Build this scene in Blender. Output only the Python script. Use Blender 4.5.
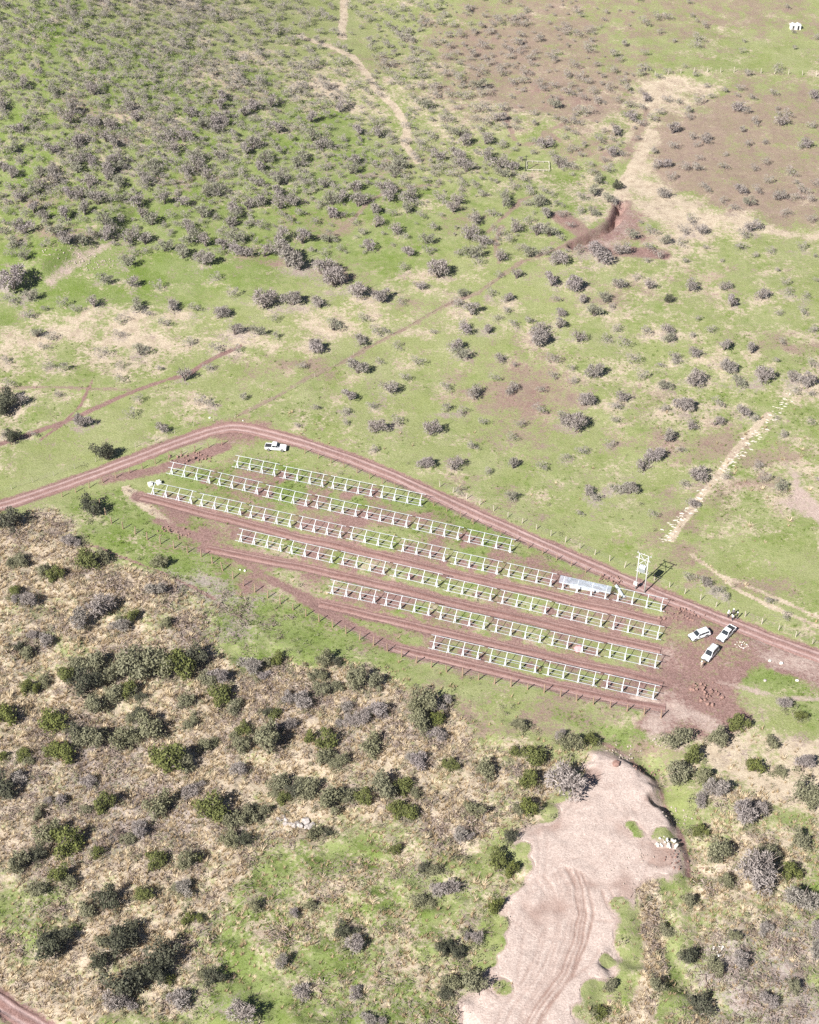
import bpy, bmesh, math, random
import numpy as np
from mathutils import Vector, Matrix

for _o in list(bpy.data.objects):
    bpy.data.objects.remove(_o)
SC = bpy.context.scene
COL = SC.collection
R = math.radians

# ------------------------------------------------------------------ camera
W_PX, H_PX, F_PX = 819.0, 1024.0, 1700.0
CAM_H, PITCH = 219.0, R(39.5)
cam_d = bpy.data.cameras.new('camera')
cam_d.sensor_fit = 'HORIZONTAL'
cam_d.sensor_width = 36.0
cam_d.lens = 36.0 * F_PX / W_PX
cam_d.clip_start, cam_d.clip_end = 1.0, 12000.0
cam = bpy.data.objects.new('camera', cam_d)
cam.location = (0, 0, CAM_H)
cam.rotation_euler = (math.pi / 2 - PITCH, 0, 0)
COL.objects.link(cam)
SC.camera = cam

# ------------------------------------------------------------------ sky and sun
SUN_EL, SHADOW_AZ = R(41.0), R(40.0)        # shadows fall forward and to the right
world = bpy.data.worlds.new('World')
SC.world = world
world.use_nodes = True
wn = world.node_tree
sky = wn.nodes.new('ShaderNodeTexSky')
sky.sky_type = 'NISHITA'
sky.sun_disc = False
sky.sun_elevation = SUN_EL
sky.sun_rotation = math.pi + SHADOW_AZ
sky.altitude = 900
sky.air_density = 0.5
sky.dust_density = 0.3
bgn = wn.nodes['Background']
wn.links.new(sky.outputs['Color'], bgn.inputs['Color'])
bgn.inputs['Strength'].default_value = 0.05
sun_d = bpy.data.lights.new('sun', 'SUN')
sun_d.energy = 5.0
sun_d.angle = R(0.5)
sun_d.color = (1.0, 0.97, 0.935)
sun = bpy.data.objects.new('sun', sun_d)
_L = Vector((math.sin(SHADOW_AZ) * math.cos(SUN_EL), math.cos(SHADOW_AZ) * math.cos(SUN_EL), -math.sin(SUN_EL)))
sun.rotation_euler = _L.to_track_quat('-Z', 'Y').to_euler()
sun.location = (-150, -100, 260)
COL.objects.link(sun)

SC.view_settings.view_transform = 'Standard'
SC.view_settings.look = 'None'
SC.view_settings.gamma = 1.0
SC.view_settings.use_curve_mapping = False
SC.view_settings.exposure = 0.96
SC.cycles.max_bounces = 6
SC.cycles.diffuse_bounces = 2
SC.cycles.volume_bounces = 0
SC.cycles.use_denoising = False

rng = np.random.default_rng(7)
random.seed(7)

# ------------------------------------------------------------------ noise helpers
_TAB = np.random.default_rng(11).random((256, 256))
def vnoise(x, y, s, ox=0.0):
    """smooth value noise, 0..1, features about s metres"""
    x = np.asarray(x, float) / s + ox * 17.31 + 1000.0
    y = np.asarray(y, float) / s + ox * 9.77 + 1000.0
    xi = np.floor(x).astype(int); yi = np.floor(y).astype(int)
    fx = x - xi; fy = y - yi
    fx = fx * fx * (3 - 2 * fx); fy = fy * fy * (3 - 2 * fy)
    a = _TAB[xi & 255, yi & 255]; b = _TAB[(xi + 1) & 255, yi & 255]
    c = _TAB[xi & 255, (yi + 1) & 255]; d = _TAB[(xi + 1) & 255, (yi + 1) & 255]
    return (a * (1 - fx) + b * fx) * (1 - fy) + (c * (1 - fx) + d * fx) * fy
def fbm(x, y, s, ox=0.0, n=3):
    v = 0; a = 0.5; t = 0
    for k in range(n):
        v = v + a * vnoise(x, y, s / 2 ** k, ox + k * 1.7); t += a; a *= 0.5
    return v / t
def sstep(a, b, v):
    t = np.clip((np.asarray(v, float) - a) / (b - a), 0, 1)
    return t * t * (3 - 2 * t)

# ------------------------------------------------------------------ survey points -> plan positions
_cp, _sp = math.cos(PITCH), math.sin(PITCH)
def ray(px, py):
    u = (np.asarray(px, float) - W_PX / 2) / F_PX
    v = (H_PX / 2 - np.asarray(py, float)) / F_PX
    return u, _cp + v * _sp, -_sp + v * _cp
def flat(px, py):
    dx, dy, dz = ray(px, py)
    t = CAM_H / -dz
    return np.stack([dx * t, dy * t], -1)
def project(p):
    x, y, z = p[0], p[1], p[2] - CAM_H
    f = y * _cp - z * _sp
    return W_PX / 2 + F_PX * x / f, H_PX / 2 - F_PX * (y * _sp + z * _cp) / f

def seg_dist(x, y, pts):
    """distance to a polyline, signed side (left +) and arc length"""
    best = np.full(np.shape(x), 1e9); side = np.zeros(np.shape(x)); arc = np.zeros(np.shape(x)); acc = 0
    for (ax, ay), (bx, by) in zip(pts[:-1], pts[1:]):
        ex, ey = bx - ax, by - ay; L = math.hypot(ex, ey) + 1e-9
        t = np.clip(((x - ax) * ex + (y - ay) * ey) / L ** 2, 0, 1)
        d = np.hypot(x - ax - t * ex, y - ay - t * ey)
        m = d < best
        best = np.where(m, d, best)
        side = np.where(m, np.sign(ex * (y - ay) - ey * (x - ax)), side)
        arc = np.where(m, acc + t * L, arc)
        acc += L
    return best, side, arc
def poly_sd(x, y, pts):
    """signed distance to a polygon, + inside"""
    pts = [tuple(p) for p in pts]
    d, _, _ = seg_dist(x, y, pts + [pts[0]])
    ins = np.zeros(np.shape(x), bool)
    for (ax, ay), (bx, by) in zip(pts, pts[1:] + [pts[0]]):
        c = ((ay > y) != (by > y)) & (x < (bx - ax) * (y - ay) / (by - ay + 1e-12) + ax)
        ins ^= c
    return np.where(ins, d, -d)
def FP(*a):
    return [tuple(flat(p[0], p[1])) for p in a]

_gully = FP((574, 248), (590, 240), (606, 231), (617, 220), (621, 206))
_bank = FP((42, 282), (62, 268), (84, 255), (112, 241))
_clear = FP((592, 750), (566, 786), (536, 826), (515, 868), (503, 905), (490, 950), (478, 990), (462, 1060),
            (575, 1060), (600, 985), (622, 946), (645, 915), (668, 890), (682, 868), (680, 842), (668, 806), (652, 778), (626, 757))
_edge = FP((604, 738), (632, 754), (656, 778), (672, 808), (686, 842), (690, 872))
_ravine = FP((612, 735), (645, 755), (668, 785), (684, 815), (702, 850), (700, 890), (672, 915), (668, 955), (690, 985), (700, 1040))
_hillc = flat(-70, 40)

_rl = FP((0, 512), (600, 750))
_rn = np.array([_rl[1][1] - _rl[0][1], -(_rl[1][0] - _rl[0][0])]); _rn = _rn / np.linalg.norm(_rn)

def height(x, y):
    x = np.asarray(x, float); y = np.asarray(y, float)
    h = 46.0 * np.exp(-((x - _hillc[0]) / 85.0) ** 2 - ((y - _hillc[1]) / 90.0) ** 2)
    h = h + 6.0 * np.exp(-((x - 50) / 70.0) ** 2 - ((y - 570) / 70.0) ** 2)
    h = h + (fbm(x, y, 70, 1) - .5) * 3.0 + (fbm(x, y, 16, 2) - .5) * 0.8
    rough = sstep(-4, 10, (x - _rl[0][0]) * _rn[0] + (y - _rl[0][1]) * _rn[1])
    h = h + (fbm(x, y, 4.2, 3, 2) - .5) * (0.16 + 1.25 * rough) + (fbm(x, y, 8.5, 9, 2) - .5) * 1.1 * rough + (vnoise(x, y, 1.6, 5) - .5) * (0.05 + 0.45 * rough)
    h = h + 26 * sstep(700, 1500, y) * fbm(x, y, 400, 8)
    d, s, _ = seg_dist(x, y, _gully)
    h = h - 3.2 * np.exp(-(d / 1.3) ** 4) * np.clip(2.0 * fbm(x, y, 5, 63) - .1, .45, 1.4)
    d, s, _ = seg_dist(x, y, _bank)
    h = h + np.where(s > 0, 2.4 * np.exp(-(d / 9.0) ** 2), 2.4 * np.exp(-(d / 2.6) ** 2))
    d = poly_sd(x, y, _clear)
    dr, sr, _ = seg_dist(x, y, _ravine)
    k = sstep(-1.2, 2.5, d + (fbm(x, y, 3.5, 62) - .5) * 4)
    h = h * (1 - .8 * k) + .5 * k
    h = h - 1.15 * np.exp(-(dr / 3.2) ** 2) * (1 - k) * np.clip(2.2 * fbm(x, y, 6, 61) - .35, 0, 2)
    return h

def ground(px, py):
    """the terrain point that a surveyed image point falls on"""
    px = np.asarray(px, float); py = np.asarray(py, float)
    dx, dy, dz = ray(px, py)
    t = CAM_H / -dz
    for _ in range(14):
        z = height(dx * t, dy * t)
        t = 0.35 * t + 0.65 * (CAM_H - z) / -dz
    return np.stack([dx * t, dy * t, height(dx * t, dy * t)], -1)
def G(px, py):
    return Vector([float(v) for v in ground(px, py)])
def on(x, y, dz=0.0):
    return Vector((float(x), float(y), float(height(x, y)) + dz))
def P2(*a):
    g = ground([p[0] for p in a], [p[1] for p in a])
    return [(float(v[0]), float(v[1])) for v in g]
def px_per_m(y):
    return F_PX / (y * _cp + CAM_H * _sp)

# ------------------------------------------------------------------ material helpers
def N(nt, t, **kw):
    n = nt.nodes.new(t)
    for k, v in kw.items():
        setattr(n, k, v)
    return n
def new_mat(name):
    m = bpy.data.materials.new(name); m.use_nodes = True
    b = m.node_tree.nodes['Principled BSDF']
    b.inputs['Roughness'].default_value = 0.9
    if 'Specular IOR Level' in b.inputs:
        b.inputs['Specular IOR Level'].default_value = 0.2
    return m, m.node_tree, b
def mathn(nt, op, a, b=None, c=None, clamp=False):
    n = N(nt, 'ShaderNodeMath', operation=op); n.use_clamp = clamp
    for i, v in enumerate((a, b, c)):
        if v is None: continue
        if isinstance(v, (int, float)): n.inputs[i].default_value = v
        else: nt.links.new(v, n.inputs[i])
    return n.outputs[0]
def mix(nt, fac, a, b, mode='MIX'):
    n = N(nt, 'ShaderNodeMix', data_type='RGBA', blend_type=mode)
    for i, v in ((0, fac), (6, a), (7, b)):
        if isinstance(v, (int, float)): n.inputs[i].default_value = v
        elif isinstance(v, tuple): n.inputs[i].default_value = (*v, 1)
        else: nt.links.new(v, n.inputs[i])
    return n.outputs[2]
def noise(nt, vec, scale, detail=3, rough=.55):
    n = N(nt, 'ShaderNodeTexNoise')
    n.inputs['Scale'].default_value = scale; n.inputs['Detail'].default_value = detail
    n.inputs['Roughness'].default_value = rough
    if vec is not None: nt.links.new(vec, n.inputs['Vector'])
    return n.outputs['Fac']
def bump(nt, b, hsock, strength, dist):
    n = N(nt, 'ShaderNodeBump'); n.inputs['Strength'].default_value = strength; n.inputs['Distance'].default_value = dist
    nt.links.new(hsock, n.inputs['Height']); nt.links.new(n.outputs[0], b.inputs['Normal'])
def pos(nt):
    return N(nt, 'ShaderNodeNewGeometry').outputs['Position']
def spread(nt, nz, lo, hi):
    n = N(nt, 'ShaderNodeMapRange'); n.inputs[1].default_value = .3; n.inputs[2].default_value = .7
    n.inputs[3].default_value = lo; n.inputs[4].default_value = hi; nt.links.new(nz, n.inputs[0])
    return n.outputs[0]

def plain_mat(name, col, rough=.7, var=.15, scale=3.0, metal=0.0):
    m, nt, b = new_mat(name)
    nz = noise(nt, pos(nt), scale, 4)
    v = spread(nt, nz, 1 - var, 1 + var)
    nt.links.new(mix(nt, 1.0, col, v, 'MULTIPLY'), b.inputs['Base Color'])
    b.inputs['Roughness'].default_value = rough; b.inputs['Metallic'].default_value = metal
    return m
def plant_mat(name, c1, c2, c3, scale=1.2, trans=0.0):
    """foliage: colour varies by plant (random) and by leaf clump (noise on position)"""
    m, nt, b = new_mat(name)
    p = pos(nt)
    rnd = N(nt, 'ShaderNodeObjectInfo').outputs['Random']
    c = mix(nt, spread(nt, noise(nt, p, scale, 3), 0, 1), c1, c2)
    big = mathn(nt, 'ADD', mathn(nt, 'MULTIPLY', rnd, .6), mathn(nt, 'MULTIPLY', noise(nt, p, .13, 1), .5), clamp=True)
    c = mix(nt, mathn(nt, 'MULTIPLY', big, .7), c, c3)
    v = spread(nt, noise(nt, p, 9.0, 2), .72, 1.25)
    c = mix(nt, 1.0, c, v, 'MULTIPLY')
    nt.links.new(c, b.inputs['Base Color'])
    b.inputs['Roughness'].default_value = .85
    if trans:
        t = N(nt, 'ShaderNodeBsdfTranslucent'); nt.links.new(c, t.inputs['Color'])
        ms = N(nt, 'ShaderNodeMixShader'); ms.inputs[0].default_value = trans
        nt.links.new(b.outputs[0], ms.inputs[1]); nt.links.new(t.outputs[0], ms.inputs[2])
        nt.links.new(ms.outputs[0], nt.nodes['Material Output'].inputs['Surface'])
    return m

# soil and grass colours shared by the ground sheet
C_LUSH, C_DULL = (.108, .18, .009), (.212, .248, .076)
C_STRAW, C_PALE = (.43, .335, .23), (.62, .54, .42)
C_DIRT, C_DIRT2 = (.16, .086, .072), (.36, .24, .212)
C_SAND, C_SAND2 = (.48, .385, .335), (.38, .285, .24)
C_DEAD, C_DEAD2 = (.29, .235, .205), (.43, .375, .345)
C_BROWN, C_OCHRE = (.25, .168, .148), (.31, .245, .175)

def ground_material():
    m, nt, b = new_mat('hillside_soil_and_grass')
    p = pos(nt)
    A = N(nt, 'ShaderNodeAttribute', attribute_name='cover_a').outputs['Vector']
    B = N(nt, 'ShaderNodeAttribute', attribute_name='cover_b').outputs['Vector']
    sa = N(nt, 'ShaderNodeSeparateXYZ'); nt.links.new(A, sa.inputs[0])
    sb = N(nt, 'ShaderNodeSeparateXYZ'); nt.links.new(B, sb.inputs[0])
    n1 = noise(nt, p, .10, 4, .6); n2 = noise(nt, p, .55, 4, .65); n3 = noise(nt, p, 2.6, 4, .7); n4 = noise(nt, p, 9.0, 3, .7)
    fine = mathn(nt, 'ADD', mathn(nt, 'MULTIPLY', n2, .5), mathn(nt, 'MULTIPLY', n3, .5))
    mott = mathn(nt, 'ADD', mathn(nt, 'MULTIPLY', n3, .55), mathn(nt, 'MULTIPLY', n4, .45))
    off2 = N(nt, 'ShaderNodeVectorMath', operation='ADD'); off2.inputs[1].default_value = (37, 91, 5); nt.links.new(p, off2.inputs[0]); q2 = off2.outputs[0]
    off3 = N(nt, 'ShaderNodeVectorMath', operation='ADD'); off3.inputs[1].default_value = (-61, 23, 9); nt.links.new(p, off3.inputs[0]); q3 = off3.outputs[0]
    fine2 = mathn(nt, 'ADD', mathn(nt, 'MULTIPLY', noise(nt, q2, .16, 5, .72), .55), mathn(nt, 'MULTIPLY', noise(nt, q2, 1.4, 5, .72), .45))
    fine3 = mathn(nt, 'ADD', mathn(nt, 'MULTIPLY', noise(nt, q3, .2, 5, .72), .55), mathn(nt, 'MULTIPLY', noise(nt, q3, 1.7, 5, .72), .45))
    def cut(mask, nz, k, gain):
        a = mathn(nt, 'ADD', mask, mathn(nt, 'MULTIPLY', mathn(nt, 'SUBTRACT', nz, .5), k))
        return mathn(nt, 'ADD', mathn(nt, 'MULTIPLY', mathn(nt, 'SUBTRACT', a, .5), gain), .5, clamp=True)
    g = mix(nt, cut(sb.outputs[0], fine, 4.0, 2.2), C_DULL, C_LUSH)
    g = mix(nt, cut(mathn(nt, 'MULTIPLY', n1, 1.0), mott, 1.6, 1.3), g, mix(nt, .30, g, C_PALE))
    straw = mix(nt, spread(nt, mott, 0, 1), C_STRAW, C_PALE)
    straw = mix(nt, spread(nt, mathn(nt, 'ADD', mathn(nt, 'MULTIPLY', n2, .6), mathn(nt, 'MULTIPLY', n3, .4)), -.5, .72), straw, (.19, .125, .085))  # dark brown noise paints the shaded gaps between straw clumps
    c = mix(nt, cut(sa.outputs[2], fine2, 4.2, 2.4), g, straw)
    dead = mix(nt, spread(nt, mott, 0, 1), C_DEAD, C_DEAD2)
    c = mix(nt, cut(sb.outputs[2], fine3, 4.0, 2.2), c, dead)
    brown = mix(nt, spread(nt, n2, 0, 1), C_BROWN, C_OCHRE)
    c = mix(nt, mathn(nt, 'MULTIPLY', cut(sb.outputs[1], fine3, 5.0, 2.0), .9), c, brown)
    dirt = mix(nt, spread(nt, mott, 0, 1), C_DIRT, C_DIRT2)
    c = mix(nt, cut(sa.outputs[0], fine2, 2.8, 2.4), c, dirt)
    sand = mix(nt, spread(nt, fine, 0, 1), C_SAND2, C_SAND)
    c = mix(nt, cut(sa.outputs[1], fine3, 2.6, 2.4), c, sand)
    c = mix(nt, 1.0, c, spread(nt, mott, .72, 1.26), 'MULTIPLY')
    nt.links.new(c, b.inputs['Base Color'])
    b.inputs['Roughness'].default_value = 1.0
    b.inputs['Specular IOR Level'].default_value = 0.05
    bump(nt, b, mott, .9, .28)
    return m

def dirt_material(name, c1, c2, c3):
    """bare trafficked soil; 'track' holds the wheel-worn share of each point"""
    m, nt, b = new_mat(name)
    p = pos(nt)
    t = N(nt, 'ShaderNodeAttribute', attribute_name='track').outputs['Fac']
    n2 = noise(nt, p, .7, 4, .65); n3 = noise(nt, p, 3.5, 4, .7)
    c = mix(nt, spread(nt, n3, 0, 1), c1, c2)
    tt = mathn(nt, 'ADD', t, mathn(nt, 'MULTIPLY', mathn(nt, 'SUBTRACT', n2, .5), .9), clamp=True)
    c = mix(nt, tt, c, c3)
    c = mix(nt, 1.0, c, spread(nt, n3, .82, 1.16), 'MULTIPLY')
    nt.links.new(c, b.inputs['Base Color'])
    b.inputs['Roughness'].default_value = 1.0
    b.inputs['Specular IOR Level'].default_value = 0.05
    bump(nt, b, n3, .8, .15)
    return m

M = {}
M['ground'] = ground_material()
M['road'] = dirt_material('red_dirt_road', (.21, .118, .1), (.31, .195, .172), (.46, .335, .31))
M['lane'] = dirt_material('red_dirt_lane', (.165, .086, .072), (.255, .15, .13), (.34, .225, .2))
M['sand'] = dirt_material('pale_graded_soil', (.42, .33, .285), (.54, .445, .39), (.30, .205, .17))
M['twig'] = plant_mat('grey_twigs', (.40, .34, .335), (.23, .19, .19), (.27, .255, .195), 1.5)
M['twig_olive'] = plant_mat('olive_twigs', (.32, .305, .23), (.19, .185, .14), (.25, .245, .175), 1.5)
M['twig_pale'] = plant_mat('pale_twigs', (.38, .335, .31), (.25, .21, .195), (.31, .265, .235), 1.5)
M['stem'] = plain_mat('grey_bark', (.16, .13, .115), .9, .3, 6)
M['leaf_green'] = plant_mat('bush_leaf_green', (.23, .245, .06), (.11, .13, .036), (.16, .17, .07), 1.3, .2)
M['leaf_olive'] = plant_mat('bush_leaf_olive', (.285, .275, .155), (.175, .175, .095), (.25, .24, .165), 1.3, .2)
M['leaf_dark'] = plant_mat('bush_leaf_dark', (.11, .115, .065), (.06, .068, .042), (.13, .125, .09), 1.3, .15)
M['straw'] = plant_mat('dry_grass_straw', (.58, .47, .30), (.40, .29, .165), (.48, .36, .225), .35, .25)
M['weed'] = plant_mat('green_weed', (.14, .215, .026), (.08, .145, .02), (.21, .23, .075), .3, .25)
M['steel'] = plain_mat('galvanised_steel', (.72, .75, .76), .42, .14, 1.2, .15)
M['dull_steel'] = plain_mat('dull_zinc_steel', (.58, .61, .62), .5, .15, 1.0, .1)
M['wood'] = plain_mat('fence_post_wood', (.34, .235, .165), .9, .25, 5)
M['pale_wood'] = plain_mat('weathered_post', (.52, .46, .38), .9, .2, 5)
M['wire'] = plain_mat('fence_wire', (.35, .33, .31), .6, .1, 3, .5)
M['concrete'] = plain_mat('pole_concrete', (.52, .50, .47), .85, .1, 3)
M['rock'] = plain_mat('grey_rock', (.38, .34, .315), .95, .3, 2.5)
M['white_rock'] = plain_mat('pale_limestone', (.66, .61, .54), .95, .2, 2.5)
M['line_rock'] = plain_mat('dusty_white_stone', (.52, .475, .40), .95, .25, 2.5)
M['pale_rock'] = plain_mat('pale_field_stone', (.40, .335, .285), .95, .25, 2.5)
M['red_rock'] = plain_mat('red_clay_clod', (.27, .165, .135), .95, .3, 2.5)
M['paint'] = plain_mat('white_car_paint', (.82, .82, .83), .28, .02, 1.0)
M['paint'].node_tree.nodes['Principled BSDF'].inputs['Specular IOR Level'].default_value = .5
M['glass'] = plain_mat('tinted_car_glass', (.03, .035, .04), .08, .02, 1.0)
M['glass'].node_tree.nodes['Principled BSDF'].inputs['Specular IOR Level'].default_value = .5
M['rubber'] = plain_mat('tyre_rubber', (.025, .025, .026), .8, .1, 5)
M['rim'] = plain_mat('alloy_rim', (.5, .5, .52), .35, .05, 5, .7)
M['trim'] = plain_mat('black_plastic_trim', (.04, .04, .042), .6, .1, 5)
M['lamp_clear'] = plain_mat('headlamp_lens', (.7, .72, .75), .15, .02, 1)
M['lamp_red'] = plain_mat('tail_lamp_lens', (.35, .02, .02), .2, .02, 1)
M['skin'] = plain_mat('skin', (.42, .26, .19), .6, .05, 3)
M['hair'] = plain_mat('dark_hair', (.03, .022, .018), .7, .1, 9)
M['cloth_white'] = plain_mat('white_shirt', (.72, .72, .72), .9, .06, 6)
M['cloth_pink'] = plain_mat('faded_red_shirt', (.50, .24, .24), .9, .06, 6)
M['cloth_dark'] = plain_mat('dark_navy_cloth', (.035, .035, .055), .9, .1, 6)
M['cloth_grey'] = plain_mat('grey_work_cloth', (.17, .16, .17), .9, .1, 6)
M['cloth_beige'] = plain_mat('beige_work_cloth', (.45, .37, .29), .9, .1, 6)
M['boot'] = plain_mat('dark_boot', (.045, .035, .03), .8, .1, 6)
M['helmet'] = plain_mat('white_hard_hat', (.82, .82, .80), .35, .03, 2)
M['bag_white'] = plain_mat('white_bulk_bag', (.70, .69, .66), .85, .1, 3)
M['tarp_pink'] = plain_mat('faded_pink_tarp', (.62, .30, .30), .8, .12, 2)
M['porcelain'] = plain_mat('grey_porcelain', (.45, .45, .46), .3, .03, 2)
M['transformer'] = plain_mat('pale_transformer_paint', (.66, .70, .68), .45, .05, 2)

# ------------------------------------------------------------------ mesh helpers
def mesh_np(name, V, F, mats, smooth=False, midx=None):
    """V (n,3); F (m,k) with k = 3 or 4, or a list of such arrays"""
    me = bpy.data.meshes.new(name)
    Fs = F if isinstance(F, list) else [F]
    Fs = [np.asarray(f, np.int32) for f in Fs if len(f)]
    V = np.asarray(V, np.float32)
    loops = np.concatenate([f.ravel() for f in Fs])
    tot = np.concatenate([np.full(len(f), f.shape[1], np.int32) for f in Fs])
    st = np.concatenate([[0], np.cumsum(tot)[:-1]]).astype(np.int32)
    me.vertices.add(len(V)); me.vertices.foreach_set('co', V.ravel())
    me.loops.add(len(loops)); me.loops.foreach_set('vertex_index', loops)
    me.polygons.add(len(tot)); me.polygons.foreach_set('loop_start', st); me.polygons.foreach_set('loop_total', tot)
    for m in (mats if isinstance(mats, (list, tuple)) else [mats]):
        me.materials.append(m)
    if midx is not None: me.polygons.foreach_set('material_index', np.asarray(midx, np.int32))
    if smooth: me.polygons.foreach_set('use_smooth', np.ones(len(tot), bool))
    me.update(calc_edges=True)
    return me
def obj(name, me, parent=None, loc=None, rz=None, scale=None):
    o = bpy.data.objects.new(name, me); COL.objects.link(o)
    if parent is not None: o.parent = parent
    if loc is not None: o.location = loc
    if rz is not None: o.rotation_euler = (0, 0, rz)
    if scale is not None: o.scale = scale if hasattr(scale, '__len__') else (scale,) * 3
    return o
def tag(o, label=None, cat=None, group=None, kind=None):
    for k, v in (('label', label), ('category', cat), ('group', group), ('kind', kind)):
        if v: o[k] = v
    return o
def empty(name, loc, rz=0.0):
    o = bpy.data.objects.new(name, None); o.empty_display_size = .5
    COL.objects.link(o); o.location = loc; o.rotation_euler = (0, 0, rz)
    return o
def copy_tree(o, parent=None):
    c = o.copy(); COL.objects.link(c); c.parent = parent
    for ch in [k for k in bpy.data.objects if k.parent == o]:
        copy_tree(ch, c)
    return c

class MB:
    """collects simple solids into one mesh"""
    def __init__(s): s.v = []; s.f = []; s.m = []
    def quadbox(s, c8, mi=0):
        b = len(s.v); s.v += [tuple(c) for c in c8]
        for q in ((0, 3, 2, 1), (4, 5, 6, 7), (0, 1, 5, 4), (1, 2, 6, 5), (2, 3, 7, 6), (3, 0, 4, 7)):
            s.f.append(tuple(b + k for k in q)); s.m.append(mi)
        return s
    def box(s, x0, x1, y0, y1, z0, z1, mi=0):
        return s.quadbox([(x0, y0, z0), (x1, y0, z0), (x1, y1, z0), (x0, y1, z0), (x0, y0, z1), (x1, y0, z1), (x1, y1, z1), (x0, y1, z1)], mi)
    def bar(s, a, b, w, h=None, mi=0):
        a = Vector(a); b = Vector(b); h = h or w
        d = (b - a).normalized()
        up = Vector((0, 0, 1)) if abs(d.z) < .95 else Vector((0, 1, 0))
        x = d.cross(up).normalized() * w / 2; y = x.cross(d).normalized() * h / 2
        return s.quadbox([a - x - y, a + x - y, a + x + y, a - x + y, b - x - y, b + x - y, b + x + y, b - x + y], mi)
    def tube(s, pts, rad, n=8, mi=0, cap=True):
        pts = [Vector(p) for p in pts]; rad = rad if hasattr(rad, '__len__') else [rad] * len(pts)
        base = len(s.v)
        for i, p in enumerate(pts):
            d = (pts[min(i + 1, len(pts) - 1)] - pts[max(i - 1, 0)]).normalized()
            up = Vector((0, 0, 1)) if abs(d.z) < .9 else Vector((1, 0, 0))
            x = d.cross(up).normalized(); y = x.cross(d)
            for k in range(n):
                a = 2 * math.pi * k / n
                s.v.append(tuple(p + (x * math.cos(a) + y * math.sin(a)) * rad[i]))
        for i in range(len(pts) - 1):
            for k in range(n):
                k2 = (k + 1) % n; b = base + i * n
                s.f.append((b + k, b + k2, b + n + k2, b + n + k)); s.m.append(mi)
        if cap:
            s.f.append(tuple(base + k for k in reversed(range(n)))); s.m.append(mi)
            s.f.append(tuple(base + (len(pts) - 1) * n + k for k in range(n))); s.m.append(mi)
        return s
    def prism(s, prof, y0, y1, mi=0, inset=0.0, zmid=None):
        """profile (x,z) extruded across y; points above zmid are drawn in by inset"""
        n = len(prof); b = len(s.v)
        for y, sg in ((y0, 1), (y1, -1)):
            for (x, z) in prof:
                s.v.append((x, y + (sg * inset if zmid is not None and z > zmid else 0), z))
        s.f.append(tuple(b + k for k in range(n))); s.m.append(mi)
        s.f.append(tuple(b + n + k for k in reversed(range(n)))); s.m.append(mi)
        for k in range(n):
            k2 = (k + 1) % n
            s.f.append((b + k, b + n + k, b + n + k2, b + k2)); s.m.append(mi)
        return s
    def mesh(s, name, mats, smooth=False, bevel=0.0, seg=2):
        me = bpy.data.meshes.new(name); me.from_pydata(s.v, [], s.f)
        for m in (mats if isinstance(mats, (list, tuple)) else [mats]): me.materials.append(m)
        me.polygons.foreach_set('material_index', s.m)
        bm = bmesh.new(); bm.from_mesh(me)
        bmesh.ops.recalc_face_normals(bm, faces=bm.faces)
        if bevel:
            bmesh.ops.bevel(bm, geom=list(bm.edges), offset=bevel, segments=seg, affect='EDGES', profile=.6, clamp_overlap=True)
        bm.to_mesh(me); bm.free()
        if smooth: me.polygons.foreach_set('use_smooth', np.ones(len(me.polygons), bool))
        me.update()
        return me

# ================================================================== SETTING
ROAD = P2((-20, 512), (20, 500), (60, 486.5), (100, 472), (140, 457), (180, 441.5), (208, 431.5), (230, 427), (248, 428.5), (270, 434), (310, 445), (350, 458.5),
          (400, 479), (450, 502), (500, 525), (550, 547.5), (600, 569), (650, 591), (700, 611), (750, 631), (800, 650), (850, 668))
ROAD2 = P2((-30, 985), (0, 1003), (25, 1019), (60, 1045))
FARROAD = P2((618, 200), (623, 188), (634, 166), (646, 146), (652, 132))
ROWS_PX = {  # foot line of each row of frames: left, right, number of tables
    'A': ((238, 468), (420.5, 506), 4), 'B': ((172.5, 474), (510, 552.5), 7), 'C': ((154, 494.5), (661, 611), 10),
    'D': ((241.5, 541), (657.5, 639), 8), 'E': ((333, 594), (655, 668), 6), 'F': ((434, 649), (653, 699), 4)}
LANES = [P2((140, 496), (260, 527), (400, 560), (530, 590), (664, 622)),
         P2((205, 548), (300, 566), (420, 594), (540, 622), (664, 651)),
         P2((318, 603), (420, 627), (520, 649.5), (600, 668), (666, 684)),
         P2((392, 647), (470, 665), (560, 687), (620, 700), (668, 708))]

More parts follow.
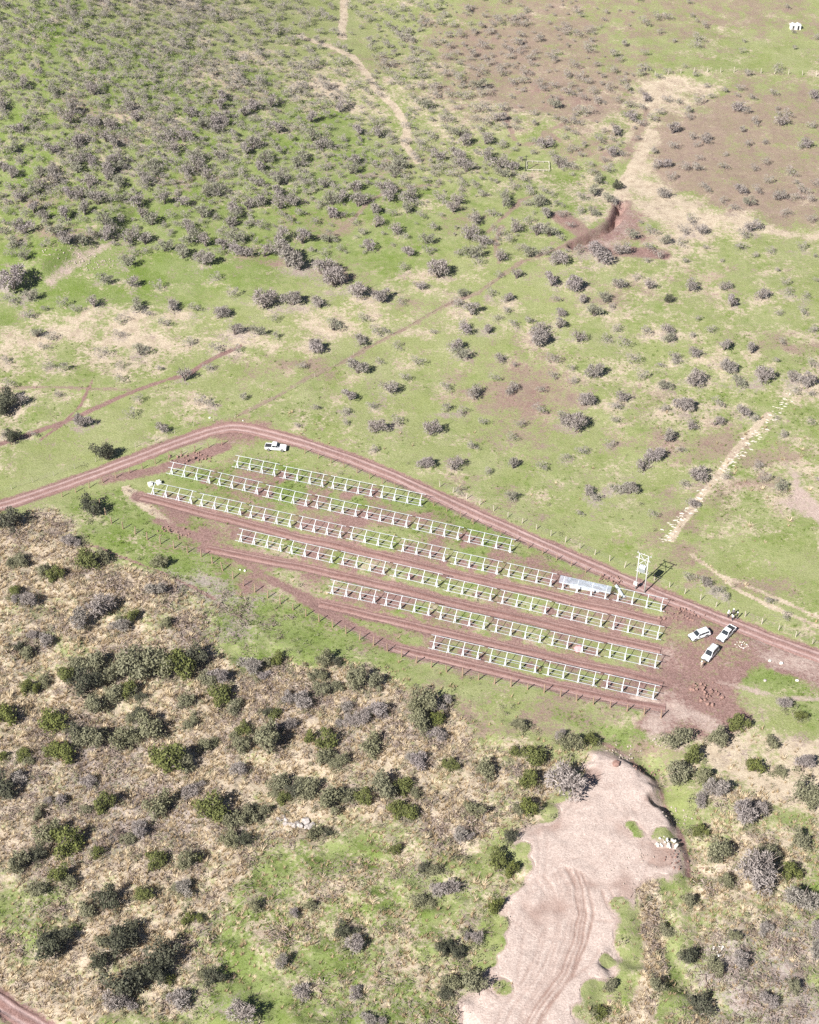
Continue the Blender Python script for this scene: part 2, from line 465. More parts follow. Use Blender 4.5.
ROWSPOTS = []
_rr = random.Random(3)
for (_a, _b, _n) in ROWS_PX.values():
    _g = ground([_a[0], _b[0]], [_a[1], _b[1]])
    for _k in range(_n * 2):
        _t = _rr.random()
        ROWSPOTS.append((float(_g[0][0] + (_g[1][0] - _g[0][0]) * _t) + _rr.uniform(-1, 1), float(_g[0][1] + (_g[1][1] - _g[0][1]) * _t) + _rr.uniform(-1.2, 1.6), _rr.uniform(.8, 2.2)))
def polyw(*a): return P2(*a)
POLY = dict(
    scrub=polyw((-60, 512), (60, 503), (92, 530), (120, 570), (160, 585), (205, 625), (235, 655), (300, 660), (360, 665), (425, 690), (480, 712), (535, 735),
                (600, 745), (540, 805), (505, 850), (440, 858), (420, 812), (350, 850), (240, 862), (185, 900), (120, 980), (90, 1040), (20, 1040), (-60, 990)),
    lowgreen=polyw((-40, 880), (30, 870), (80, 885), (60, 930), (-40, 950)),
    lowgreen2=polyw((150, 960), (250, 865), (400, 820), (470, 850), (500, 900), (470, 1060), (150, 1060)),
    fencegreen=polyw((215, 625), (250, 590), (330, 618), (420, 655), (400, 668), (330, 660), (250, 660)),
    fencegreen2=polyw((62, 500), (120, 486), (190, 520), (240, 560), (235, 605), (180, 600), (130, 555), (90, 530)),
    rowgreen=polyw((150, 478), (235, 455), (430, 500), (560, 562), (520, 570), (330, 520)),
    deadslope=polyw((120, 590), (190, 575), (245, 590), (262, 615), (225, 640), (215, 662), (150, 625)),
    deadscrub=polyw((-40, 730), (60, 740), (180, 760), (210, 830), (120, 870), (-40, 850)),
    park=polyw((655, 590), (700, 608), (745, 628), (840, 668), (840, 700), (760, 668), (735, 690), (745, 735), (690, 740), (640, 725), (662, 680), (666, 640)),
    rightstraw=polyw((690, 725), (760, 735), (840, 750), (840, 835), (770, 815), (700, 790)),
    rightgreen=polyw((715, 655), (760, 665), (840, 700), (840, 745), (760, 700), (720, 690)),
    bottomright=polyw((690, 800), (840, 830), (840, 1060), (580, 1060), (640, 930), (690, 880)),
    deadright=polyw((725, 930), (840, 905), (840, 1060), (680, 1060)),
    hillgreen=polyw((-40, -20), (60, -20), (200, 60), (330, 100), (420, 180), (440, 260), (240, 300), (-40, 320)),
    midstraw=polyw((-40, 322), (60, 300), (160, 312), (260, 322), (360, 300), (460, 292), (500, 300), (420, 335), (300, 355), (120, 350), (-40, 352)),
    upgreen=polyw((440, 150), (560, 140), (610, 180), (600, 225), (520, 270), (440, 250)),
    brownfield=polyw((640, 118), (700, 82), (840, 78), (840, 225), (740, 222), (690, 200), (655, 180), (648, 150)),
    topbrown=polyw((470, -30), (840, -30), (840, 30), (680, 40), (560, 60), (470, 80), (430, 40)),
    topbrown2=polyw((530, 40), (680, 50), (640, 120), (560, 130), (440, 110), (440, 85)),
    tanapron=polyw((615, 205), (632, 170), (650, 150), (668, 185), (700, 205), (760, 222), (840, 230), (840, 243), (730, 232), (660, 222)),
    palefar=polyw((640, 85), (700, 74), (730, 80), (690, 95), (665, 115), (640, 120)),
    palebr=polyw((783, 462), (800, 475), (805, 490), (840, 520), (840, 530), (770, 505), (790, 497)),
    gullysoil=polyw((560, 252), (590, 230), (615, 203), (640, 215), (650, 240), (600, 256)),
    banksoil=polyw((38, 284), (60, 262), (90, 246), (116, 238), (110, 250), (75, 270), (50, 288)))
SPOTS = [  # bare pinkish patches: px x, y, radius x m, radius y m, strength
    (512, 395, 13, 17, .8), (505, 425, 8, 8, .6), (470, 225, 8, 6, .5), (700, 440, 12, 5, .8), (760, 455, 12, 5, .8), (745, 490, 8, 5, .7), (300, 370, 14, 7, .55),
    (275, 378, 8, 5, .5), (400, 300, 10, 6, .4), (655, 530, 9, 5, .6), (690, 500, 9, 5, .4), (50, 240, 14, 5, .5), (60, 195, 9, 5, .5), (190, 185, 9, 5, .5),
    (330, 225, 10, 6, .6), (395, 170, 12, 5, .5), (545, 95, 20, 14, .6), (610, 150, 20, 14, .6), (475, 45, 20, 15, .5), (690, 280, 10, 6, .4), (790, 345, 12, 5, .6),
    (610, 300, 14, 6, .4), (680, 560, 6, 3.5, .7), (705, 580, 6, 3, .6), (770, 590, 10, 3, .5), (505, 500, 10, 6, .4), (645, 395, 10, 5, .4), (450, 470, 10, 5, .25),
    (270, 255, 9, 6, .6), (330, 275, 10, 7, .6), (100, 120, 14, 8, .4), (230, 95, 14, 9, .4), (380, 65, 14, 10, .5), (560, 255, 10, 5, .4), (630, 430, 9, 5, .25), (480, 702, 8, 3.5, .6), (540, 714, 9, 3.5, .65), (600, 727, 8, 3.5, .5), (640, 737, 5, 3, .6), (440, 690, 6, 3, .5)]
TRACKS = [  # foot and cattle paths, other ground strips: points, half width m, which cover
    (P2((345, -10), (344, 20), (343, 38)), 1.3, 'dry'), (P2((300, 36), (330, 46), (352, 56), (366, 74), (378, 92), (396, 108), (406, 128), (404, 145), (418, 162)), 1.3, 'dry'),
    (P2((-10, 448), (60, 424), (110, 402), (150, 385), (190, 373), (210, 360), (240, 345)), .9, 'dirt'), (P2((0, 388), (60, 388), (130, 390)), .6, 'dirt'),
    (P2((40, 440), (62, 425), (80, 405), (92, 380)), .5, 'dirt'), (P2((240, 416), (280, 396), (330, 368), (400, 330), (440, 306), (480, 292), (520, 262), (570, 246)), .8, 'dirt'),
    (P2((560, 140), (545, 132), (538, 142), (520, 145)), 1.0, 'dirt'), (P2((545, 132), (562, 125), (575, 115), (578, 100)), 1.0, 'dirt'), (P2((505, 110), (508, 125), (515, 140)), .9, 'dirt'),
    (P2((490, 232), (510, 212), (520, 200), (532, 195)), .8, 'dirt'), (P2((500, 262), (497, 240), (504, 225)), .8, 'dirt'), (P2((628, 150), (640, 130), (648, 110)), 1.2, 'dirt'),
    (P2((690, 555), (720, 575), (760, 590), (819, 618)), .5, 'dry'), (P2((700, 562), (740, 590), (819, 628)), .5, 'dry'), (P2((670, 540), (700, 495), (735, 450), (770, 415)), .9, 'dry'),
    (P2((320, 236), (345, 228), (370, 200), (400, 188), (430, 185)), .8, 'dirt'),
    (P2((95, 545), (130, 560), (165, 575), (215, 600)), .5, 'dirt'), (P2((155, 520), (190, 535), (230, 550), (260, 575), (310, 600)), 1.4, 'dirt'),
    (P2((175, 530), (150, 510), (125, 488)), 1.2, 'dry'), (P2((105, 480), (160, 468), (205, 452), (225, 446)), 2.0, 'dirt'), (P2((300, 598), (340, 622), (400, 650)), 1.6, 'dirt'),
    (_edge, .7, 'dirt'), (_gully, 3.0, 'dirt'), (P2((0, 1000), (60, 960), (100, 920)), 2.0, 'dry'), (P2((85, 955), (105, 930), (120, 905)), 2.2, 'dry'), (P2((205, 905), (222, 885), (240, 868)), 1.8, 'dry'),  # rim strip: bare brown soil, also painting in the lip's dark shadow line
    (P2((640, 870), (650, 900), (655, 960), (640, 1024)), 2.2, 'dry'), (P2((620, 820), (640, 850)), 2.0, 'green'), (P2((600, 735), (640, 745), (655, 735)), 2.2, 'green'),
    (P2((560, 715), (620, 735), (650, 735)), 2.0, 'green'), (P2((640, 700), (690, 715), (720, 730)), 2.5, 'sand'), (P2((655, 735), (680, 742)), 2.2, 'sand'),
    (P2((655, 850), (668, 845), (680, 850)), 2.6, 'sand'), (P2((690, 690), (720, 700), (740, 720)), 2.5, 'dirt'), (P2((720, 682), (780, 700), (819, 700)), .9, 'sand'),
    (P2((560, 215), (600, 250), (660, 255)), 3, 'dirt')]

_holes = FP((630, 826), (638, 836), (660, 838), (618, 905), (524, 850), (512, 884), (500, 925), (490, 962), (548, 815), (606, 960), (592, 990), (640, 925), (578, 1012), (505, 990), (645, 895), (662, 895), (562, 795), (578, 772), (520, 868), (497, 945), (626, 945))
def clear_jit(x, y):
    right = sstep(-2, 3, 6 - seg_dist(x, y, _edge)[0])
    hole = 0
    for (hx, hy), r_ in zip(_holes, (1.5, 1.3, 1.6, 1.2) + (1.0, 1.5, 1.2, .8, 1.7) * 4):
        hole = hole + 11 * np.exp(-((x - hx) / r_) ** 2 - ((y - hy) / r_) ** 2)
    return -hole + ((fbm(x, y, 8, 51) - .5) * 11 + (fbm(x, y, 2.5, 52) - .5) * 2.2) * (1 - .8 * right)

def cover(x, y):
    """share of each ground cover at plan points: cover_a = dirt, sand, dry; cover_b = lush, brown, dead"""
    n = len(x)
    big = fbm(x, y, 45, 21, 3); med = fbm(x, y, 13, 22, 3)
    far = sstep(400, 540, y)
    dirt = np.full(n, -.15) + .25 * (med - .5) + .12 * far * sstep(0, 120, x)
    sand = np.full(n, -.3); dry = .24 + .7 * (big - .5) + .7 * (med - .5); lush = .34 + .7 * (big - .5) + .5 * (med - .5); brown = np.full(n, -.2); dead = np.full(n, -.05) + .3 * (fbm(x, y, 20, 23) - .5)
    jx = (fbm(x, y, 14, 31) - .5) * 16; jy = (fbm(x, y, 14, 32) - .5) * 16
    def pm(key, soft, jit=1.0):
        pts = POLY[key]; xs = [p[0] for p in pts]; ys = [p[1] for p in pts]
        v = np.zeros(n)
        k = (x > min(xs) - 20) & (x < max(xs) + 20) & (y > min(ys) - 20) & (y < max(ys) + 20)
        v[k] = sstep(-soft, soft, poly_sd(x[k] + jit * jx[k], y[k] + jit * jy[k], pts))
        return v
    m = pm('scrub', 3); dry = dry * (1 - m) + m * (.72 + .8 * (med - .5)); lush = lush * (1 - m) + m * .2; dead = dead + m * (.16 + .9 * (fbm(x, y, 11, 24) - .5))
    m = pm('deadscrub', 6); dead += .38 * m; dry -= .1 * m
    for k in ('lowgreen', 'lowgreen2'):
        m = pm(k, 4); dry = dry * (1 - m) + m * (.30 + .9 * (med - .5)); lush = lush * (1 - m) + m * (.62 + .8 * (big - .5)); dead = dead * (1 - m) + m * (.1 + .7 * (fbm(x, y, 12, 25) - .5))
    for k in ('fencegreen', 'fencegreen2', 'rightgreen', 'rowgreen'):
        m = pm(k, 2.5, .5); dry = dry * (1 - m) + m * .08; lush = lush * (1 - m) + m * (.75 + .9 * (med - .5)); dead = dead * (1 - m) + m * .05
    m = pm('deadslope', 5); dead += .5 * m
    m = pm('rightstraw', 4); dry = np.maximum(dry, m * .85); dead += .15 * m
    m = pm('bottomright', 4); dry = dry * (1 - m) + m * (.36 + 1.1 * (med - .5)); lush = lush * (1 - m) + m * .5; dead += .1 * m
    m = pm('deadright', 4); dead += .5 * m
    m = pm('hillgreen', 10); lush += .5 * m; dry -= .22 * m
    m = pm('upgreen', 8); lush += .22 * m
    m = pm('midstraw', 6); dry += .33 * m
    for k, a in (('brownfield', .84), ('topbrown', .74), ('topbrown2', .6)):
        m = pm(k, 14, 1.6); brown = np.maximum(brown, m * (a + .9 * (big - .5)))
    m = pm('tanapron', 4); dry = np.maximum(dry, m * .8); brown *= (1 - m); lush *= (1 - m)
    m = pm('palefar', 5); dry = np.maximum(dry, m * .9); brown *= (1 - .6 * m)
    m = pm('palebr', 2, .3); sand = np.maximum(sand, m * .8)
    m = pm('gullysoil', 5, .5); dirt = np.maximum(dirt, m * .68); sand = np.maximum(sand, m * .42)
    m = pm('banksoil', 1.5, .3); sand = np.maximum(sand, m * .65)
    m = pm('park', 2, .3); dirt = np.maximum(dirt, m * (.85 + .7 * (med - .5))); sand = np.maximum(sand, m * (.40 + 1.0 * (med - .5)))
    # site floor between the rows: thin grass over red earth
    site = POLY['scrub']
    s = sstep(-6, 6, poly_sd(x, y, polyw((140, 480), (235, 448), (420, 500), (600, 578), (668, 605), (668, 715), (430, 672), (330, 628), (230, 590), (165, 545))))
    dirt = np.maximum(dirt, s * (.40 + 1.3 * (fbm(x, y, 6, 26) - .5)))
    for (px, py, rx, ry, a) in SPOTS:
        c = ground(px, py)
        e = np.exp(-((x + jx - c[0]) / rx) ** 2 - ((y + jy - c[1]) / ry) ** 2)
        brown = np.maximum(brown, e * a * .95); dirt = np.maximum(dirt, e * a * .5)
    for (cx_, cy_, r_) in ROWSPOTS:
        k = (np.abs(x - cx_) < 6) & (np.abs(y - cy_) < 6)
        dirt[k] = np.maximum(dirt[k], .95 * np.exp(-(((x[k] - cx_) / r_) ** 2 + ((y[k] - cy_) / r_) ** 2)))
    for pts, hw, kind in TRACKS:
        xs = [p[0] for p in pts]; ys = [p[1] for p in pts]
        k = (x > min(xs) - 9) & (x < max(xs) + 9) & (y > min(ys) - 9) & (y < max(ys) + 9)
        d = seg_dist(x[k] + .1 * jx[k], y[k] + .1 * jy[k], pts)[0]
        v = sstep(hw * 1.3, hw * .35, d) * .85
        if kind == 'dirt' and min(ys) > 290: brown[k] = np.maximum(brown[k], v * (1.6 if hw > 2 else .95)); dirt[k] = np.maximum(dirt[k], v * (.8 if hw > 2 else .36))
        elif kind == 'dirt': dirt[k] = np.maximum(dirt[k], v * 1.0)
        elif kind == 'dry': dry[k] = np.maximum(dry[k], v * 1.35); brown[k] *= 1 - v; dead[k] *= 1 - v
        elif kind == 'sand': sand[k] = np.maximum(sand[k], v * .68)
        elif kind == 'green': lush[k] = np.maximum(lush[k], v); dry[k] *= 1 - v; dead[k] *= 1 - v
    for pts, hw in [(ROAD, 1.6), (ROAD2, 1.7)] + [(l, 1.2) for l in LANES]:
        xs = [p[0] for p in pts]; ys = [p[1] for p in pts]
        k = (x > min(xs) - 9) & (x < max(xs) + 9) & (y > min(ys) - 9) & (y < max(ys) + 9)
        d = seg_dist(x[k], y[k], pts)[0]
        dirt[k] = np.maximum(dirt[k], sstep(hw + 1.3, hw - .5, d))
    d = seg_dist(x, y, FARROAD)[0]; dry = np.maximum(dry, sstep(2.6, .8, d) * 1.3); brown *= sstep(1.0, 2.6, d)
    c = ground(238, 430)
    dirt = np.maximum(dirt, np.exp(-((x - c[0]) / 9) ** 2 - ((y - c[1]) / 4.5) ** 2))
    sand = np.maximum(sand, sstep(-2.6, 1.2, poly_sd(x, y, _clear) + clear_jit(x, y)))
    de, se, _ = seg_dist(x, y, _edge)
    return (np.stack([dirt, sand, dry], -1).astype(np.float32), np.stack([lush, brown, dead], -1).astype(np.float32))

# surveyed shrubs: (px, py, width px)
def z2(ox, oy, s, lst): return [(ox + a * s, oy + b * s, w * s) for a, b, w in lst]
GREY_PTS = z2(409, 250, .5, [(60, 38, 60), (138, 25, 25), (22, 70, 30), (105, 85, 30), (195, 95, 30), (160, 88, 25), (215, 50, 30), (300, 15, 45), (380, 8, 60), (475, 20, 20), (555, 22, 18), (627, 22, 15),
    (733, 40, 16), (285, 62, 40), (335, 68, 50), (420, 68, 35), (455, 57, 20), (480, 70, 30), (560, 72, 40), (630, 72, 30), (705, 88, 40), (645, 105, 35), (760, 88, 25), (790, 92, 20), (740, 127, 20), (785, 125, 25),
    (808, 158, 25), (390, 95, 35), (350, 100, 30), (370, 122, 40), (405, 115, 20), (300, 125, 30), (300, 148, 35), (255, 175, 60), (270, 162, 40), (160, 160, 30), (205, 148, 25), (125, 120, 40), (95, 105, 30), (115, 155, 40),
    (90, 190, 40), (105, 205, 40), (187, 215, 35), (20, 225, 30), (338, 175, 35), (415, 158, 25), (395, 180, 25), (430, 190, 30), (475, 165, 30), (520, 155, 40), (520, 175, 35), (565, 170, 20), (603, 160, 25), (575, 205, 35),
    (630, 190, 40), (635, 230, 45), (685, 198, 35), (730, 222, 20), (745, 185, 20), (705, 250, 50), (765, 255, 35), (800, 262, 45), (655, 262, 40), (570, 260, 50), (530, 212, 30), (535, 225, 25), (450, 222, 30), (465, 250, 30),
    (500, 232, 20), (370, 243, 45), (288, 222, 30), (325, 235, 20), (325, 262, 25), (285, 255, 25), (200, 278, 35), (135, 285, 40), (70, 275, 30), (510, 270, 35), (350, 298, 45), (430, 292, 40), (415, 312, 30), (415, 342, 25),
    (335, 345, 55), (305, 340, 35), (258, 322, 30), (220, 352, 25), (205, 378, 25), (105, 325, 25), (72, 320, 30), (42, 358, 45), (550, 308, 55), (615, 308, 30), (612, 342, 35), (560, 350, 35), (670, 322, 35), (690, 335, 25),
    (745, 370, 25), (735, 338, 15), (515, 372, 40), (540, 402, 25), (490, 410, 45), (470, 432, 40), (400, 388, 25), (348, 402, 30), (310, 418, 25), (265, 438, 30), (130, 395, 30), (90, 428, 40), (35, 425, 45), (100, 485, 25),
    (205, 490, 35), (355, 480, 35), (375, 497, 30), (440, 475, 50), (405, 478, 30), (575, 448, 50), (550, 472, 25), (635, 452, 25), (695, 430, 30), (710, 455, 30), (745, 470, 40), (770, 285, 25)])
GREY_PTS += z2(0, 250, .5, [(28, 60, 65), (0, 65, 30), (60, 90, 40), (210, 55, 40), (262, 62, 40), (312, 72, 30), (190, 105, 35), (255, 20, 40), (410, 18, 45), (575, 15, 70), (600, 30, 40), (655, 35, 55), (670, 55, 60), (530, 100, 60),
    (585, 98, 50), (640, 105, 40), (270, 110, 40), (345, 110, 40), (390, 120, 30), (440, 122, 45), (465, 85, 30), (430, 55, 25), (715, 80, 50), (760, 90, 50), (805, 35, 25), (75, 165, 35), (125, 105, 30), (20, 105, 30),
    (60, 130, 30), (205, 208, 30), (240, 170, 25), (280, 200, 40), (330, 150, 30), (470, 160, 40), (518, 160, 35), (375, 185, 30), (430, 200, 30), (470, 200, 25), (125, 238, 30), (95, 235, 25), (10, 222, 25), (370, 252, 40),
    (240, 262, 25), (275, 302, 25), (425, 308, 25), (400, 300, 30), (165, 340, 45), (258, 328, 30), (325, 355, 35), (65, 370, 20), (10, 370, 30), (40, 300, 40), (420, 235, 25), (315, 238, 20), (240, 235, 25), (635, 190, 45),
    (665, 150, 40), (720, 180, 40), (750, 165, 30), (770, 165, 25), (795, 195, 25), (715, 235, 45), (760, 225, 20), (700, 290, 40), (690, 322, 25), (745, 312, 25), (780, 275, 40), (750, 352, 45), (790, 345, 30), (690, 347, 20),
    (595, 350, 18), (745, 400, 25)])
GREY_PTS += [(690, 578, 14), (705, 583, 16), (720, 590, 14), (725, 597, 12), (770, 602, 14), (713, 592, 10), (785, 617, 12)]
# upper right plain and gully surrounds
GREY_PTS += z2(560, 60, .316, [(565, 145, 60), (607, 122, 35), (437, 128, 45), (475, 118, 30), (400, 158, 40), (315, 55, 32), (270, 118, 50), (460, 250, 50), (420, 242, 40), (432, 268, 30), (648, 328, 35), (732, 360, 45), (658, 380, 40),
    (568, 410, 50), (468, 415, 35), (600, 450, 50), (620, 415, 40), (690, 430, 50), (770, 415, 45), (710, 490, 40), (790, 510, 40), (600, 525, 60), (545, 470, 40), (515, 450, 35), (412, 510, 45), (445, 535, 55), (385, 545, 45),
    (335, 570, 50), (290, 545, 45), (230, 550, 50), (190, 600, 60), (120, 605, 60), (60, 605, 40), (70, 435, 40), (110, 415, 60), (95, 360, 35), (165, 290, 55), (200, 300, 30), (100, 480, 50), (60, 480, 40), (760, 590, 40), (660, 605, 35),
    (565, 595, 45), (755, 275, 35), (575, 220, 35), (520, 300, 25), (690, 155, 25), (560, 115, 25), (812, 130, 20), (205, 45, 20), (785, 440, 40), (740, 440, 40)])
_known = list(GREY_PTS)
KEEP_CLEAR = [(78, 263, 46, 22), (538, 166, 20, 10), (604, 228, 30, 20), (630, 178, 16, 40), (344, 18, 5, 30), (360, 66, 14, 14), (395, 110, 12, 25), (690, 215, 50, 10), (540, 133, 22, 8)]
def scatter_px(n_try, x0, x1, y0, y1, rad, prob, wlo, whi, out, taken):
    r = np.random.default_rng(int(x0 + y0 * 3 + n_try))
    for _ in range(n_try):
        x = r.uniform(x0, x1); y = r.uniform(y0, y1)
        if r.random() > prob(x, y) or any(((x - a) / c) ** 2 + ((y - b) / d) ** 2 < 1 for a, b, c, d in KEEP_CLEAR): continue
        w = r.uniform(wlo, whi) * (.62 + .38 * y / 300)
        rr = rad * (.5 + .5 * y / 250) * r.uniform(.7, 1.3)
        if any(abs(x - a) < rr and (x - a) ** 2 + ((y - b) * 1.5) ** 2 < rr * rr for a, b, _ in taken): continue
        taken.append((x, y, w)); out.append((x, y, w))
def hill_density(x, y):
    crest = (x - 190) * .62 - y            # above zero: beyond the crest, where it thins out
    d = .95 - .62 * float(sstep(-40, 60, crest)) - .25 * float(sstep(60, 260, crest))
    if y > 205 and x > 90: d *= .35
    if x < 60: d *= .55
    d *= 1 - .6 * float(sstep(280, 420, x)) * float(sstep(110, 200, y))
    d *= 1 - .45 * float(sstep(560, 680, x))
    return d * (.25 + 1.5 * float(fbm(np.array([x * 1.0]), np.array([y * 1.6]), 60, 71)[0]))
RANDOM_PTS = []
scatter_px(9000, -20, 840, -14, 258, 11.5, hill_density, 10, 21, RANDOM_PTS, _known)
scatter_px(6500, -20, 640, -14, 255, 6.0, lambda x, y: hill_density(x, y) * .8, 5, 9, RANDOM_PTS, _known)
scatter_px(260, 409, 840, 235, 520, 17, lambda x, y: .5 if y < 430 else .15, 8, 13, RANDOM_PTS, _known)
scatter_px(200, -10, 409, 300, 420, 17, lambda x, y: .4, 8, 14, RANDOM_PTS, _known)

FG = '''D 8 520 26;D 95 509 22;G 89 560 22;O 159 561 18;O 29 652 15;G 132 615 15;W 121 626 20;O 168 622 14;O 98 662 26;O 131 664 40;O 156 662 40;G 178 664 34;G 56 573 18;W 103 605 30;G 15 591 14;W 156 590 20
W 219 677 22;G 220 695 26;W 250 666 24;G 278 660 17;O 324 658 20;O 315 674 14;W 304 697 24;O 322 690 18;O 359 677 24;G 275 713 15;W 290 724 15;O 266 738 34;G 244 728 16;G 327 738 22;O 322 757 18;O 342 760 17;O 371 745 25
O 280 783 22;G 283 797 15;O 311 787 24;O 328 799 27;O 349 793 16;O 381 785 28;G 396 808 20;G 213 806 32;O 249 814 20;O 264 811 14;O 232 837 20;O 315 833 17;W 346 708 16;W 378 711 22;G 27 687 15;D 85 682 30;O 117 693 22;G 7 714 26
G 56 720 27;O 95 706 22;G 129 690 18;O 90 735 27;G 66 751 25;O 122 737 24;O 149 727 30;D 139 714 16;G 168 759 33;G 24 754 15;G 2 757 12;D 7 790 28;G 105 801 23;O 159 804 28;O 39 814 13;G 68 839 34;G 98 851 13;G 156 857 21;O 186 858 19
O 20 862 24;O 427 699 28;W 437 703 20;G 532 755 24;G 529 779 20;G 527 806 21;O 485 769 24;G 452 764 14;G 405 786 22;W 563 779 40;O 522 724 14;O 571 741 22;G 590 739 14;O 473 809 19;O 421 721 24;G 408 812 18;O 677 735 24;O 717 738 21
G 738 722 20;G 693 756 19;O 705 775 19;G 755 765 19;O 780 770 11;O 676 771 26;W 715 789 22;W 744 809 30;W 759 808 18;O 809 794 28;W 805 762 20;W 785 703 15;G 800 715 12;O 719 852 28;W 755 864 40;W 757 880 34;W 799 900 31;O 727 880 17
D 690 955 20;D 700 1004 23;O 717 967 19;W 766 928 17;O 795 985 15;W 815 950 18;W 817 926 16;G 499 859 21;G 494 904 20;W 450 887 22;O 472 981 27;D 444 947 18;W 476 937 14;D 447 993 16;D 511 836 13;D 108 899 27;G 145 893 17;W 186 886 20
D 48 942 30;D 62 936 22;D 120 941 30;D 132 930 20;D 101 961 20;D 165 956 30;D 155 968 22;D 133 981 36;W 115 1001 26;G 188 917 16;W 180 1001 26;W 240 1010 30;W 282 962 15;D 215 976 18;W 300 991 19;W 355 994 17;D 342 930 17;W 356 944 22
W 295 912 11;W 368 1019 18;O 38 889 18;G 60 874 22;O 420 900 16;O 255 905 12;O 310 905 10;D 12 437 16;D 108 453 20;D 6 400 22;D 2 408 20;D 617 186 11;D 668 300 9;G 600 1012 14;O 612 985 13
O 690 900 14;O 665 930 14;O 655 985 16;O 735 935 14;W 770 1000 20;W 740 960 18;G 700 830 16;O 770 850 18;O 800 840 20;G 790 870 20;W 700 800 16;O 770 742 14;W 460 835 18;O 435 870 16;G 395 850 14;W 560 735 12;W 240 770 18;W 20 775 18;W 90 780 16;W 190 790 18
W 60 800 14;W 420 760 20;W 440 735 16;W 350 720 18;W 140 830 18;W 45 640 18;W 80 620 20;W 30 600 18;W 70 540 14;O 20 560 16;O 45 680 13;O 185 700 18;O 205 745 16;O 195 720 14'''
FGL = [(r_.split()[0],) + tuple(float(q) for q in r_.split()[1:]) for r_ in FG.replace('\n', ';').split(';')]
_cr = random.Random(21)
for _k, _x, _y, _w in list(FGL):
    if _y > 520 and _w >= 14 and _x < 540 and _cr.random() < .75:
        FGL.append((_cr.choice('GOOOD' if _k != 'W' else 'WWO'), _x + _cr.choice((-1, 1)) * _w * _cr.uniform(.45, .8), _y + _w * _cr.uniform(-.3, .45), max(10, _w * _cr.uniform(.5, .8))))
ALLG = [(x, y, w, 0) for x, y, w in GREY_PTS] + [(x, y, w, 1) for x, y, w in RANDOM_PTS]

ROADLIKE = [(ROAD, 1.45), (ROAD2, 1.6)] + [(l, 1.0) for l in LANES]
def build_ground():
    def axis(parts):
        out = []
        for a, b, st in parts:
            out += list(np.arange(a, b - 1e-6, st))
        return np.array(out + [parts[-1][1]])
    xs = axis([(-5000, -1000, 500), (-1000, -400, 60), (-400, -240, 10), (-240, -165, 5), (-165, -90, .9), (-90, 90, .55), (90, 165, .9), (165, 240, 5), (240, 400, 10), (400, 1000, 60), (1000, 5000, 500)])
    ys = axis([(-3000, -400, 400), (-400, 100, 30), (100, 138, 3), (138, 290, .5), (290, 400, .7), (400, 560, 1.05), (560, 660, 5), (660, 1000, 15), (1000, 2000, 100), (2000, 8000, 600)])
    X, Y = np.meshgrid(xs, ys)
    x, y = X.ravel(), Y.ravel()
    z = height(x, y)
    for pts, hw in ROADLIKE:
        z = z - .16 * sstep(hw + .5, hw - .3, seg_dist(x, y, pts)[0])
    z = z - .16 * sstep(.3, 1.4, poly_sd(x, y, _clear) + clear_jit(x, y))
    nx, ny = len(xs), len(ys)
    i = np.arange(nx * ny).reshape(ny, nx)
    F = np.stack([i[:-1, :-1], i[:-1, 1:], i[1:, 1:], i[1:, :-1]], -1).reshape(-1, 4)
    me = mesh_np('ground', np.stack([x, y, z], -1), F, M['ground'], smooth=True)
    a, b = cover(x, y)
    # thin, trodden soil and litter under every shrub
    A3 = a.reshape(ny, nx, 3); B3 = b.reshape(ny, nx, 3)
    KS = ALLG + [(t[1], t[2], t[3], 2) for t in FGL]
    KP = ground([t[0] for t in KS], [t[1] + t[2] * .25 for t in KS])
    for (kx, ky, kw, kg), c in zip(KS, KP):
        rr = kw / px_per_m(c[1]) * (.62 if kg < 2 else .5) * 1.2
        i0, i1 = np.searchsorted(xs, (c[0] - 2 * rr, c[0] + 2 * rr)); j0, j1 = np.searchsorted(ys, (c[1] - 2 * rr, c[1] + 2 * rr))
        if i1 <= i0 or j1 <= j0: continue
        e = np.exp(-((xs[None, i0:i1] - c[0]) / rr) ** 2 - ((ys[j0:j1, None] - c[1]) / rr) ** 2)
        B3[j0:j1, i0:i1, 2] += e * (.33, .10, .2)[kg]; A3[j0:j1, i0:i1, 2] += e * (.22, .04, .15)[kg]; B3[j0:j1, i0:i1, 0] -= e * .1
    a = A3.reshape(-1, 3); b = B3.reshape(-1, 3)
    for nm, arr in (('cover_a', a), ('cover_b', b)):
        at = me.attributes.new(nm, 'FLOAT_VECTOR', 'POINT'); at.data.foreach_set('vector', arr.ravel())
    tag(obj('ground', me), kind='structure')
build_ground()

